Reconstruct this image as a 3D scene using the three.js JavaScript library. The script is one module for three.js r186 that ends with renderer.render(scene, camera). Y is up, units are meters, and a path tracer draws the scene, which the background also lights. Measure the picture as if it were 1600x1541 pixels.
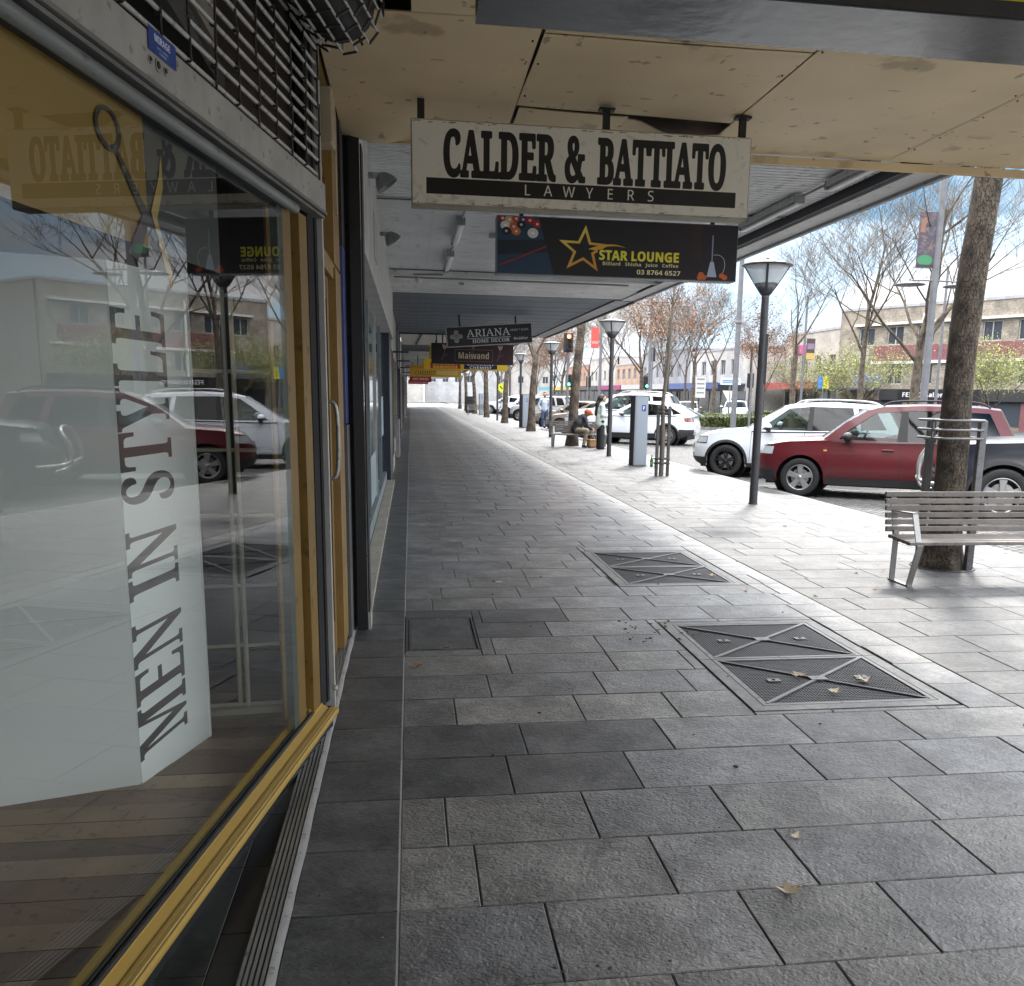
import * as THREE from 'three';
import { mergeGeometries, mergeVertices } from 'three/addons/utils/BufferGeometryUtils.js';
import { MarchingCubes } from 'three/addons/objects/MarchingCubes.js';
import { ImprovedNoise } from 'three/addons/math/ImprovedNoise.js';

// ---------------------------------------------------------------- camera, sky, sun, exposure
const scene = new THREE.Scene();
const EYE = 1.62, FOCAL = 1420, CX = 849, CY = 888;
const camera = new THREE.PerspectiveCamera(2 * Math.atan(CY / FOCAL) * 180 / Math.PI, CX / CY, 0.05, 2000);
camera.setViewOffset(2 * CX, 2 * CY, 0, 0, 1600, 1541);
camera.position.set(0, EYE, 0);
const camRight = new THREE.Vector3(), camUp = new THREE.Vector3(), camBack = new THREE.Vector3();
{
  const yaw = -0.14603, pitch = 0.18824, roll = 0.017415;
  const ca = Math.cos(yaw), sa = Math.sin(yaw), cb = Math.cos(pitch), sb = Math.sin(pitch), cc = Math.cos(roll), sc = Math.sin(roll);
  const r0 = [ca, 0, sa], r1 = [sb * sa, cb, -sb * ca], r2 = [-cb * sa, sb, cb * ca];
  const a = r0.map((v, i) => cc * v - sc * r1[i]), b = r0.map((v, i) => sc * v + cc * r1[i]);
  camRight.set(a[0], -a[1], -a[2]); camUp.set(-b[0], b[1], b[2]); camBack.set(-r2[0], r2[1], r2[2]);
  camera.quaternion.setFromRotationMatrix(new THREE.Matrix4().makeBasis(camRight, camUp, camBack));
}
const renderer = new THREE.WebGLRenderer({ antialias: true });
renderer.setSize(1024, 986);
renderer.toneMapping = THREE.LinearToneMapping;
renderer.toneMappingExposure = 7.2;
renderer.shadowMap.enabled = true;
renderer.shadowMap.type = THREE.PCFSoftShadowMap;

let seedState = 20240611;
const rnd = (a = 1, b) => { seedState = (Math.imul(seedState, 1664525) + 1013904223) >>> 0; const t = seedState / 4294967296; return b === undefined ? t * a : a + (b - a) * t; };
const perlin = new ImprovedNoise();
const fbm = (x, y, z, n = 5) => { let s = 0, a = 0.5, f = 1; for (let i = 0; i < n; i++) { s += a * perlin.noise(x * f, y * f, z * f); f *= 2.03; a *= 0.5; } return s; };
const clamp = (v, a = 0, b = 1) => Math.min(b, Math.max(a, v));
const smooth = (a, b, v) => { const t = clamp((v - a) / (b - a)); return t * t * (3 - 2 * t); };
const sunDirection = new THREE.Vector3(0.42, 0.95, -0.8).normalize();

{ // sky: broken bright cloud with openings of pale blue
  const W = 1024, H = 512, data = new Float32Array(W * H * 4);
  const gaps = [[[0.452, 0.188, 0.872], [0.372, 0.124, 0.92], 0.036], [[0.60, 0.30, 0.74], [0.53, 0.27, 0.80], 0.04], [[0.345, 0.105, 0.93], [0.30, 0.062, 0.95], 0.022], [[0.50, 0.07, 0.86], [0.40, 0.055, 0.91], 0.016], [[-0.3, 0.5, -0.8], [0.5, 0.42, -0.75], 0.09], [[0.85, 0.45, -0.1], [0.8, 0.3, 0.4], 0.07]].map(([a, b, w]) => [new THREE.Vector3(...a).normalize(), new THREE.Vector3(...b).normalize(), w]);
  const d = new THREE.Vector3(), seg = new THREE.Vector3(), near = new THREE.Vector3();
  for (let j = 0; j < H; j++) for (let i = 0; i < W; i++) {
    const th = ((i + 0.5) / W - 0.5) * 2 * Math.PI, ph = ((j + 0.5) / H - 0.5) * Math.PI;
    d.set(Math.cos(th) * Math.cos(ph), Math.sin(ph), -Math.sin(th) * Math.cos(ph)); // x, up, forward
    if (d.y < -0.16) { const o = (j * W + i) * 4; data[o] = data[o + 1] = data[o + 2] = 0.35; data[o + 3] = 1; continue; }
    const y = Math.max(d.y, 0), k = 1 / (y + 0.22);
    const px = d.x * k * 1.25, pz = d.z * k * 1.25;
    const n = fbm(px, 3.1, pz, 6) * 1.4, big = fbm(px * 0.5 + 9, 1.7, pz * 0.5, 3);
    let gap = 0;
    for (const [a, b, w] of gaps) {
      seg.subVectors(b, a); const t = clamp(near.subVectors(d, a).dot(seg) / seg.lengthSq());
      const q = near.copy(a).addScaledVector(seg, t).sub(d).length() / w;
      gap = Math.max(gap, Math.exp(-q * q));
    }
    const cover = smooth(-0.02, 0.24, 0.24 + n * 0.6 + big * 0.4 - gap * 1.4);
    const lum = (0.135 + 0.63 * smooth(0.12, 0.45, y) + 0.2 * y) * (1 + n * 1.7) + 0.25 * Math.pow(Math.max(0, d.x * sunDirection.x + d.y * sunDirection.y - d.z * sunDirection.z), 9);
    const thick = smooth(0.05, 0.6, n + 0.25);
    const c = [lum * (0.97 + 0.03 * thick), lum * (0.985 + 0.01 * thick), lum * (1.02 - 0.02 * thick)];
    const hz = 1 - smooth(0, 0.45, y), blue = [0.024 + 0.03 * hz, 0.07 + 0.03 * hz, 0.13 + 0.01 * hz];
    const o = (j * W + i) * 4, below = d.y < 0 ? smooth(0, -0.15, d.y) : 0;
    for (let q = 0; q < 3; q++) data[o + q] = (blue[q] * (1 - cover) + Math.max(0.07, c[q]) * cover) * (1 - below) + 0.3 * below;
    data[o + 3] = 1;
  }
  const sky = new THREE.DataTexture(data, W, H, THREE.RGBAFormat, THREE.FloatType);
  sky.mapping = THREE.EquirectangularReflectionMapping; sky.magFilter = sky.minFilter = THREE.LinearFilter; sky.wrapS = THREE.RepeatWrapping; sky.needsUpdate = true;
  scene.background = sky; scene.environment = sky;
}
const sun = new THREE.DirectionalLight(new THREE.Color(1, 0.955, 0.89), 0.7);
sun.position.copy(sunDirection).multiplyScalar(60); sun.castShadow = true; sun.shadow.radius = 14;
sun.shadow.mapSize.set(4096, 4096);
Object.assign(sun.shadow.camera, { left: -60, right: 60, top: 60, bottom: -60, near: 1, far: 200 });
sun.name = 'sun'; scene.add(sun, sun.target);

// ---------------------------------------------------------------- helpers (x across the street, y up, d along the street; z = -d)
const V = (x, y, d) => new THREE.Vector3(x, y, -d);
const used = new Map();
const numbered = (n) => { const k = used.get(n) ?? 0; used.set(n, k + 1); return k ? n + '_' + String(k).padStart(3, '0') : n; };
function boxUV(g) { // uv in metres, projected along the face's main axis
  const p = g.attributes.position, n = g.attributes.normal, uv = new Float32Array(p.count * 2);
  for (let i = 0; i < p.count; i++) {
    const ax = Math.abs(n.getX(i)), ay = Math.abs(n.getY(i)), az = Math.abs(n.getZ(i));
    const x = p.getX(i), y = p.getY(i), z = p.getZ(i);
    if (ay >= ax && ay >= az) { uv[2 * i] = x; uv[2 * i + 1] = z; } else if (ax >= az) { uv[2 * i] = z; uv[2 * i + 1] = y; } else { uv[2 * i] = x; uv[2 * i + 1] = y; }
  }
  g.setAttribute('uv', new THREE.BufferAttribute(uv, 2));
  return g;
}
const plain = (g) => { const r = g.index ? g.toNonIndexed() : g; for (const k of Object.keys(r.attributes)) if (!['position', 'normal', 'uv', 'color'].includes(k)) r.deleteAttribute(k); return r; };
function obj(name, geos, mat, parent = scene, keepUV = false) {
  let g = Array.isArray(geos) ? (geos.length === 1 ? plain(geos[0]) : mergeGeometries(geos.map(plain))) : plain(geos);
  if (!keepUV) boxUV(g);
  const m = new THREE.Mesh(g, mat); m.name = parent === scene ? numbered(name) : name;
  m.castShadow = m.receiveShadow = true; parent.add(m); return m;
}
function mesh(name, g, mat, parent, pos, rot) { // shares a geometry
  const m = new THREE.Mesh(g, mat); m.name = parent === scene ? numbered(name) : name; m.castShadow = m.receiveShadow = true;
  if (pos) m.position.copy(pos); if (rot) m.rotation.set(...rot); parent.add(m); return m;
}
function tag(o, label, category, group, kind) { o.userData = {}; if (label) o.userData.label = label; if (category) o.userData.category = category; if (group) o.userData.group = group; if (kind) o.userData.kind = kind; return o; }
function thing(name, label, category, pos = V(0, 0, 0), turn = 0, group) { const o = new THREE.Group(); o.name = numbered(name); o.position.copy(pos); o.rotation.y = turn; scene.add(o); return tag(o, label, category, group); }
const struct = (name, geos, mat, keep) => tag(obj(name, geos, mat, scene, keep), null, null, null, 'structure');
const partGroup = (name, parent) => { const o = new THREE.Group(); o.name = name; parent.add(o); return o; };
function dup(o, pos, turn, label) { const c = o.clone(); c.name = numbered(o.name.replace(/_\d{3}$/, '')); c.userData = { ...o.userData }; if (label) c.userData.label = label; if (pos) c.position.copy(pos); if (turn !== undefined) c.rotation.y = turn; scene.add(c); return c; }

const bx = (w, h, dp, x = 0, y = 0, d = 0, rx = 0, ry = 0, rz = 0) => { const g = new THREE.BoxGeometry(w, h, dp); if (rx) g.rotateX(rx); if (rz) g.rotateZ(rz); if (ry) g.rotateY(ry); return g.translate(x, y, -d); };
const span = (x0, x1, y0, y1, d0, d1) => bx(x1 - x0, y1 - y0, Math.abs(d1 - d0), (x0 + x1) / 2, (y0 + y1) / 2, (d0 + d1) / 2);
function chamfer(w, h, dp, c = 0.004) { // box with bevelled upper edges; origin at the top face's middle
  const a = w / 2, b = dp / 2, p = [], quad = (q0, q1, q2, q3) => p.push(...q0, ...q1, ...q2, ...q0, ...q2, ...q3);
  const t = [[-a + c, 0, b - c], [a - c, 0, b - c], [a - c, 0, -b + c], [-a + c, 0, -b + c]], m = [[-a, -c, b], [a, -c, b], [a, -c, -b], [-a, -c, -b]], l = m.map(([x, , z]) => [x, -h, z]);
  quad(t[0], t[1], t[2], t[3]);
  for (let i = 0; i < 4; i++) { const j = (i + 1) % 4; quad(m[i], m[j], t[j], t[i]); quad(l[i], l[j], m[j], m[i]); }
  const g = new THREE.BufferGeometry(); g.setAttribute('position', new THREE.Float32BufferAttribute(p, 3)); g.computeVertexNormals();
  g.setAttribute('uv', new THREE.Float32BufferAttribute(new Float32Array(p.length / 3 * 2), 2)); return g;
}
function rbox(w, h, dp, r = 0.01, x = 0, y = 0, d = 0, seg = 2) { // rounded in the x-y outline and at the faces
  const s = roundRect(-w / 2 + r, -h / 2 + r, w - 2 * r, h - 2 * r, Math.min(r, w / 2, h / 2) * 0.6);
  const g = new THREE.ExtrudeGeometry(s, { depth: Math.max(0.0005, dp - 2 * r), bevelEnabled: true, bevelThickness: r, bevelSize: r, bevelSegments: seg, curveSegments: 3 });
  return g.translate(x, y, -d - (dp - 2 * r) / 2);
}
function roundRect(x, y, w, h, r) { const s = new THREE.Shape(); s.moveTo(x + r, y); s.lineTo(x + w - r, y); s.quadraticCurveTo(x + w, y, x + w, y + r); s.lineTo(x + w, y + h - r); s.quadraticCurveTo(x + w, y + h, x + w - r, y + h); s.lineTo(x + r, y + h); s.quadraticCurveTo(x, y + h, x, y + h - r); s.lineTo(x, y + r); s.quadraticCurveTo(x, y, x + r, y); return s; }
function bar(a, b, w, h = w, up = new THREE.Vector3(0, 1, 0)) { // box between two points
  const dir = new THREE.Vector3().subVectors(b, a), L = dir.length(); dir.normalize();
  if (Math.abs(dir.dot(up)) > 0.99) up = new THREE.Vector3(1, 0, 0);
  const s = new THREE.Vector3().crossVectors(up, dir).normalize(), u = new THREE.Vector3().crossVectors(dir, s);
  return new THREE.BoxGeometry(w, h, L).applyMatrix4(new THREE.Matrix4().makeBasis(s, u, dir).setPosition(new THREE.Vector3().addVectors(a, b).multiplyScalar(0.5)));
}
function rod(a, b, r0, r1 = r0, seg = 8, open = false) {
  const dir = new THREE.Vector3().subVectors(b, a), L = dir.length();
  const g = new THREE.CylinderGeometry(r1, r0, L, seg, 1, open); g.translate(0, L / 2, 0);
  g.applyQuaternion(new THREE.Quaternion().setFromUnitVectors(new THREE.Vector3(0, 1, 0), dir.normalize())); return g.translate(a.x, a.y, a.z);
}
const tube = (pts, r, seg = 20, rad = 6, closed = false) => new THREE.TubeGeometry(new THREE.CatmullRomCurve3(pts, closed, 'centripetal'), seg, r, rad, closed);
const lathe = (pts, seg = 20) => new THREE.LatheGeometry(pts.map(([r, y]) => new THREE.Vector2(r, y)), seg);
function grid(nu, nv, f, flip = false) { // surface from f(u, v) -> [x, y, z]
  const p = [], uv = [], ix = [];
  for (let i = 0; i <= nu; i++) for (let j = 0; j <= nv; j++) { p.push(...f(i / nu, j / nv)); uv.push(i / nu, j / nv); }
  for (let i = 0; i < nu; i++) for (let j = 0; j < nv; j++) { const a = i * (nv + 1) + j, b = a + nv + 1; flip ? ix.push(a, a + 1, b, b, a + 1, b + 1) : ix.push(a, b, a + 1, b, b + 1, a + 1); }
  const g = new THREE.BufferGeometry(); g.setAttribute('position', new THREE.Float32BufferAttribute(p, 3)); g.setAttribute('uv', new THREE.Float32BufferAttribute(uv, 2)); g.setIndex(ix); g.computeVertexNormals(); return g;
}

// ---------------------------------------------------------------- materials
const lin = (r, g, b) => new THREE.Color().setRGB(r, g, b);
function tex(size, fn, srgb = true) { // fn(u, v) -> [r, g, b] 0..255 or one value
  const d = new Uint8Array(size * size * 4);
  for (let j = 0; j < size; j++) for (let i = 0; i < size; i++) { const c = fn(i / size, j / size, i, j), o = (j * size + i) * 4; if (typeof c === 'number') d[o] = d[o + 1] = d[o + 2] = c; else { d[o] = c[0]; d[o + 1] = c[1]; d[o + 2] = c[2]; } d[o + 3] = 255; }
  const t = new THREE.DataTexture(d, size, size); t.magFilter = THREE.LinearFilter; t.minFilter = THREE.LinearMipmapLinearFilter; t.wrapS = t.wrapT = THREE.RepeatWrapping; if (srgb) t.colorSpace = THREE.SRGBColorSpace; t.needsUpdate = true; return t;
}
const rep = (t, m) => { const c = t.clone(); c.repeat.set(1 / m, 1 / m); c.needsUpdate = true; return c; };
const hash = new Float32Array(65536).map(() => rnd());
const tileNoise = (u, v, f, o = 0, n = 4) => { // value noise that tiles at 1, about -0.5 .. 0.5
  let s = 0, a = 0.5, p = Array.isArray(f) ? f[0] : f, r = Array.isArray(f) ? f[1] : f;
  for (let q = 0; q < n; q++) {
    const x = u * p, y = v * r, i = Math.floor(x), j = Math.floor(y), fx = x - i, fy = y - j, wx = fx * fx * (3 - 2 * fx), wy = fy * fy * (3 - 2 * fy);
    const i0 = i % p, i1 = (i + 1) % p, j0 = (j % r) * 251, j1 = ((j + 1) % r) * 251, k = o * 1013 + q * 7919;
    const A = hash[(i0 + j0 + k) & 65535], B = hash[(i1 + j0 + k) & 65535], C = hash[(i0 + j1 + k) & 65535], D = hash[(i1 + j1 + k) & 65535];
    s += a * ((A + (B - A) * wx) * (1 - wy) + (C + (D - C) * wx) * wy - 0.5) * 1.25; a *= 0.5; p *= 2; r *= 2;
  }
  return s;
};
const h2 = (i, j) => hash[((i * 73 + j * 4099) & 65535)];
// stone: 1 = tone map around mid grey, used with a colour
const stoneTone = tex(1024, (u, v, i, j) => { const st = smooth(0.12, 0.3, tileNoise(u, v, 4, 29, 5)) * 30 - smooth(0.2, 0.36, tileNoise(u, v, 5, 63, 5)) * 22, n = tileNoise(u, v, 6, 3) - st / 70, f = tileNoise(u, v, 40, 8, 3), q = h2(i >> 1, j >> 1) - 0.5; return clamp(205 + n * 70 + f * 60 + q * 42, 0, 255); });
const stoneBump = tex(1024, (u, v, i, j) => { const f = tileNoise(u, v, 45, 21, 3), g = tileNoise(u, v, 18, 5, 2); return clamp(128 + f * 150 + g * 60 + (h2(i, j) - 0.5) * 26, 0, 255); }, false);
const stoneRough = tex(512, (u, v) => clamp(128 + tileNoise(u, v, 7, 11) * 120, 0, 255), false);
const dirtTone = tex(1024, (u, v, i, j) => { const n = tileNoise(u, v, 4, 31, 6), s = tileNoise(u, v, 16, 13, 4); const spot = 1 - 0.2 * smooth(0.2, 0.34, s); return clamp((226 + n * 46 + (h2(i, j) - 0.5) * 10) * spot, 0, 255); });
const fineBump = tex(512, (u, v, i, j) => clamp(128 + tileNoise(u, v, 30, 2, 3) * 110 + (h2(i, j) - 0.5) * 20, 0, 255), false);
function std(color, roughness = 0.6, o = {}) {
  const m = new (o.physical || o.clearcoat || o.transmission !== undefined || o.sheen ? THREE.MeshPhysicalMaterial : THREE.MeshStandardMaterial)({ roughness });
  Array.isArray(color) ? m.color.setRGB(...color) : m.color.set(color);
  for (const [k, v] of Object.entries(o)) if (k !== 'physical') m[k] = v;
  return m;
}
const worn = (color, rough, m = 1.3, bump = 0.0006, o = {}) => std(color, rough, { map: rep(dirtTone, m), bumpMap: rep(fineBump, m * 0.4), bumpScale: bump, ...o });

// ---------------------------------------------------------------- ground, road, footpath
const KERB = 6.6, ROAD = -0.12;
const asphalt = std([0.075, 0.077, 0.082], 0.85, { map: rep(stoneTone, 1.1), bumpMap: rep(stoneBump, 0.5), bumpScale: 0.004 });
{
  const g = new THREE.PlaneGeometry(1400, 1400, 1, 1).rotateX(-Math.PI / 2).translate(0, ROAD - 0.14, 0);
  struct('ground', g, std([0.16, 0.155, 0.14], 0.95, { map: rep(dirtTone, 9) }));
  struct('road', span(KERB, 60, ROAD - 0.1, ROAD, -40, 400), asphalt);
}
// parking strip of small stone setts
{
  const mats = std([0.2, 0.198, 0.194], 0.62, { map: rep(stoneTone, 0.9), bumpMap: rep(stoneBump, 0.35), bumpScale: 0.004 });
  const bed = struct('parking_strip', span(KERB + 0.005, 12.2, ROAD, ROAD + 0.006, 4, 75), std([0.10, 0.098, 0.094], 0.95, { map: rep(dirtTone, 2) }));
  const sett = chamfer(0.106, 0.03, 0.106, 0.014), list = [];
  for (let d = 9; d < 40; d += 0.121) for (let x = KERB + 0.07, k = 0; x < (d < 24 ? 10.5 : 12.1); x += 0.121, k++) list.push([x + rnd(-0.006, 0.006), d + (k % 2 ? 0.06 : 0) + rnd(-0.008, 0.008), rnd(-0.05, 0.05), rnd(0.012, 0.02)]);
  const im = new THREE.InstancedMesh(boxUV(sett), mats, list.length); im.name = 'setts'; tag(im, 'small grey stone setts paving the parking strip', 'setts', null, 'stuff');
  const m = new THREE.Matrix4(), c = new THREE.Color();
  list.forEach(([x, d, r, h], i) => { m.makeRotationY(r).setPosition(x, ROAD + h, -d); im.setMatrixAt(i, m); const t = rnd(0.72, 1.12); im.setColorAt(i, c.setRGB(t, t * rnd(0.97, 1.0), t * rnd(0.94, 1.0))); });
  im.castShadow = im.receiveShadow = true; scene.add(im);
}
const footpath = tag(new THREE.Group(), null, null, null, 'structure'); footpath.name = 'footpath'; scene.add(footpath);
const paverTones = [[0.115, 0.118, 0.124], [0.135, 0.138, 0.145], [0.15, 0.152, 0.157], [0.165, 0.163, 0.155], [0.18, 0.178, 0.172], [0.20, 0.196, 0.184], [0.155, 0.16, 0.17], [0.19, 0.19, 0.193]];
const paverMats = paverTones.map((c, i) => std(c.map((q, k) => (q * 0.7 + [0.163, 0.164, 0.167][k] * 0.3) * 1.9), 0.33 + (i % 3) * 0.03, { map: rep(stoneTone, 0.9), bumpMap: rep(stoneBump, 0.45), bumpScale: 0.006 }));  // light painted into the stone under the canopies: colour lifted against their shade
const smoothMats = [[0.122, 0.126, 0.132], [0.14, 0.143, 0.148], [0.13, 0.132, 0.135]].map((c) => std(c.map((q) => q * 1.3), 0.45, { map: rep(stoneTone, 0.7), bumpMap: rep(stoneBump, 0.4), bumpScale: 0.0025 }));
const openDimmedMats = [[0.20, 0.20, 0.203], [0.235, 0.235, 0.235], [0.215, 0.214, 0.21], [0.25, 0.249, 0.245]].map((c) => std(c.map((q) => q * 0.72), 0.6, { map: rep(stoneTone, 0.9), bumpMap: rep(stoneBump, 0.45), bumpScale: 0.003 }));  // same stone on the road side, colour darkened to offset the open light
{
  obj('bed', span(-0.9, 6.44, ROAD - 0.1, -0.011, -6, 150), std([0.10, 0.098, 0.094], 0.95), footpath);
  const ROW = 0.409, D0 = 2.26, A = -0.053, B = 3.27;
  const joints = { '-1': [0.12, 0.723, 1.219, 1.9, 2.5], 0: [0.413, 1.066, 1.563, 2.2, 2.7], 1: [0.212, 0.866, 1.365, 2.015, 2.6], 2: [0.12, 0.684, 1.241, 2.056, 2.7], 3: [0.411, 0.96, 1.776, 2.335, 2.85], 4: [0.518, 1.215, 1.913, 2.479], 5: [0.213, 0.867, 1.37, 2.2, 2.8], 6: [0.423, 1.061, 1.579], 7: [0.579, 1.222, 1.7, 2.98] };
  const darkRows = { 3: 1, 4: 1, 2: 0.4, 9: 0.6, 10: 0.5 };
  const holes = [[1.77, 2.97, 4.35, 6.28], [1.77, 2.95, 7.53, 9.36], [-0.05, 0.435, 5.66, 6.53]];
  const rects = [];
  const cut = (r, hs) => { // rectangle minus holes
    let out = [r];
    for (const [hx0, hx1, hd0, hd1] of hs) out = out.flatMap((q) => {
      const [x0, x1, d0, d1, m] = q; if (x1 <= hx0 || x0 >= hx1 || d1 <= hd0 || d0 >= hd1) return [q];
      const res = []; if (x0 < hx0) res.push([x0, hx0, d0, d1, m]); if (x1 > hx1) res.push([hx1, x1, d0, d1, m]);
      const a = Math.max(x0, hx0), b = Math.min(x1, hx1); if (d0 < hd0) res.push([a, b, d0, hd0, m]); if (d1 > hd1) res.push([a, b, hd1, d1, m]); return res;
    });
    return out.filter(([x0, x1, d0, d1]) => x1 - x0 > 0.03 && d1 - d0 > 0.03);
  };
  for (let k = -10; k < 330; k++) {
    const d0 = D0 + k * ROW, d1 = d0 + ROW;
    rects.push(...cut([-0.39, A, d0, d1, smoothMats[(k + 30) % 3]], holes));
    let xs = joints[k]; if (!xs) { xs = []; let x = A + rnd(0.2, 0.65); while (x < B - 0.15) { xs.push(x); x += rnd() < 0.3 ? rnd(0.45, 0.55) : rnd(0.6, 0.8); } }
    xs = [A, ...xs, B];
    const rowTone = Math.floor(rnd(2, 8));
    for (let i = 0; i < xs.length - 1; i++) {
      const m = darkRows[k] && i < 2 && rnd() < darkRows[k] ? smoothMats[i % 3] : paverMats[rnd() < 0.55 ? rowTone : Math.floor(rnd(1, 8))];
      rects.push(...cut([xs[i], xs[i + 1], d0, d1, m], holes));
    }
    let x = B + rnd(0.2, 0.6); const ys = [B]; while (x < 6.25) { ys.push(x); x += rnd(0.55, 0.85); } ys.push(6.44);
    const shift = d0 - ROW / 2;
    for (let i = 0; i < ys.length - 1; i++) rects.push([ys[i], ys[i + 1], shift, shift + ROW, openDimmedMats[Math.floor(rnd(4))]]);
  }
  const inView = ([x0, x1, d0, d1]) => { const d = (d0 + d1) / 2, x = (x0 + x1) / 2; return d > 2.1 && x < 0.75 * d + 0.2; };
  const near = rects.filter(inView).sort((a, b) => a[2] - b[2]);
  const single = new Set(near.slice(0, 296)), rest = new Map();
  const cache = new Map();
  for (const r of rects) {
    const [x0, x1, d0, d1, mat] = r, w = x1 - x0 - (Math.abs(x1 - B) < 0.001 || Math.abs(x0 - B) < 0.001 ? 0.011 : 0.0048), h = d1 - d0 - 0.0048, lift = rnd(-0.0012, 0.0012);
    const g = chamfer(w, 0.03, h, 0.0035), pos = V((x0 + x1) / 2, lift, (d0 + d1) / 2);
    if (single.has(r)) {
      g.translate(pos.x, 0, pos.z); boxUV(g); const uv = g.attributes.uv, ou = rnd(5), ov = rnd(5); for (let i = 0; i < uv.count; i++) uv.setXY(i, uv.getX(i) + ou, uv.getY(i) + ov); g.translate(-pos.x, 0, -pos.z);
      mesh('paver', g, mat, footpath, pos);
    } else { if (!rest.has(mat)) rest.set(mat, []); rest.get(mat).push(g.translate(pos.x, pos.y, pos.z)); }
  }
  for (const [mat, gs] of rest) tag(obj('paver_field', gs, mat, footpath), null, null, null, 'stuff');
  obj('mortar_joint', [span(A - 0.004, A + 0.002, -0.012, -0.0022, 1.5, 5.6), span(A - 0.004, A + 0.002, -0.012, -0.0022, 6.6, 30)], std([0.42, 0.41, 0.38], 0.9), footpath);
  // kerb stones
  const km = [[0.3, 0.298, 0.29], [0.34, 0.335, 0.325]].map((c) => std(c, 0.6, { map: rep(stoneTone, 1), bumpMap: rep(stoneBump, 0.5), bumpScale: 0.002 }));
  const kg = boxUV(chamfer(0.155, 0.24, 0.992, 0.012));
  for (let d = 3.5, i = 0; d < 60; d += 1, i++) mesh('kerb_stone', kg, km[i % 2], footpath, V(6.52, 0.001, d));
  tag(obj('kerb_run', [span(6.445, 6.595, ROAD - 0.1, 0.001, 60.1, 150), span(6.445, 6.595, ROAD - 0.1, 0.001, -6, 2.9)], km[0], footpath), null, null, null, 'stuff');
}

// ---------------------------------------------------------------- pit covers
const steel = std([0.27, 0.27, 0.27], 0.5, { metalness: 0.5, map: rep(dirtTone, 0.8) });
const darkSteel = std([0.10, 0.10, 0.105], 0.5, { metalness: 0.4, map: rep(dirtTone, 0.6) });
const dullSteel = std([0.26, 0.26, 0.26], 0.5, { metalness: 0.5, map: rep(dirtTone, 0.5) });
const frameStone = std([0.31, 0.31, 0.305], 0.5, { map: rep(stoneTone, 0.7), bumpMap: rep(stoneBump, 0.4), bumpScale: 0.0015 });
function pitCover(label, x0, x1, d0, d1) {
  const t = thing('pit_cover', label, 'pit cover', V((x0 + x1) / 2, 0, (d0 + d1) / 2), 0, 'double grated pit covers in the footpath');
  const w = x1 - x0, L = d1 - d0, b = 0.075, a = w / 2, c = L / 2;
  const mitre = (p) => { const s = new THREE.Shape(); p.forEach(([x, y], i) => (i ? s.lineTo(x, y) : s.moveTo(x, y))); return new THREE.ExtrudeGeometry(s, { depth: 0.03, bevelEnabled: true, bevelSize: -0.002, bevelThickness: 0.002, bevelSegments: 1 }).rotateX(-Math.PI / 2).translate(0, -0.032, 0); };
  for (const p of [[[-a, -c], [a, -c], [a - b, -c + b], [-a + b, -c + b]], [[-a, c], [-a + b, c - b], [a - b, c - b], [a, c]], [[-a, -c], [-a + b, -c + b], [-a + b, -0.003], [-a, -0.003]], [[-a, c], [-a, 0.003], [-a + b, 0.003], [-a + b, c - b]], [[a, -c], [a, -0.003], [a - b, -0.003], [a - b, -c + b]], [[a, c], [a - b, c - b], [a - b, 0.003], [a, 0.003]]]) obj('border_stone', mitre(p), frameStone, t);
  obj('pit', span(-a - 0.03, a + 0.03, -0.5, -0.035, -c - 0.03, c + 0.03), std([0.018, 0.017, 0.016], 0.95), t);
  for (const s of [-1, 1]) {
    const p = partGroup('grate', t); p.position.set(0, 0, -s * (c - b) / 2);
    const gw = w - 2 * b - 0.012, gl = c - b - 0.012, A2 = gw / 2, C2 = gl / 2, gs = [], top = -0.006;
    for (let x = -A2; x <= A2; x += 0.0185) gs.push(bx(0.0055, 0.016, gl, x, top - 0.008, 0));
    for (let z = -C2; z <= C2; z += 0.026) gs.push(bx(gw, 0.016, 0.0085, 0, top - 0.0085, z));
    obj('mesh_bars', gs, darkSteel, p);
    const F = 0.028; obj('rim', [span(-A2, A2, -0.03, 0, -C2, -C2 + F), span(-A2, A2, -0.03, 0, C2 - F, C2), span(-A2, -A2 + F, -0.03, 0, -C2 + F, C2 - F), span(A2 - F, A2, -0.03, 0, -C2 + F, C2 - F)], steel, p);
    for (const [q, e] of [[-1, -1], [1, -1], [-1, 1], [1, 1]]) obj('brace', bar(V(0, -0.001, 0), V(q * (A2 - F), -0.001, e * (C2 - F)), 0.022, 0.007), q * e > 0 ? dullSteel : darkSteel, p);
    obj('hub_plate', bx(0.10, 0.008, 0.07, 0, 0.0015, 0), steel, p);
    for (const [q, e] of [[-0.55, -0.02], [0.55, 0.02]]) { obj('key_plate', bx(0.075, 0.006, 0.05, q * A2, -0.001, e * C2), steel, p); obj('keyhole', new THREE.CylinderGeometry(0.011, 0.011, 0.004, 10).translate(q * A2, 0.003, -e * C2), std([0.01, 0.01, 0.01], 0.9), p); }
  }
  return t;
}
pitCover('double grated pit cover in the pavers, the nearer of two', 1.785, 2.955, 4.365, 6.265);
pitCover('double grated pit cover in the pavers, the farther of two', 1.785, 2.935, 7.545, 9.345);
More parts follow.
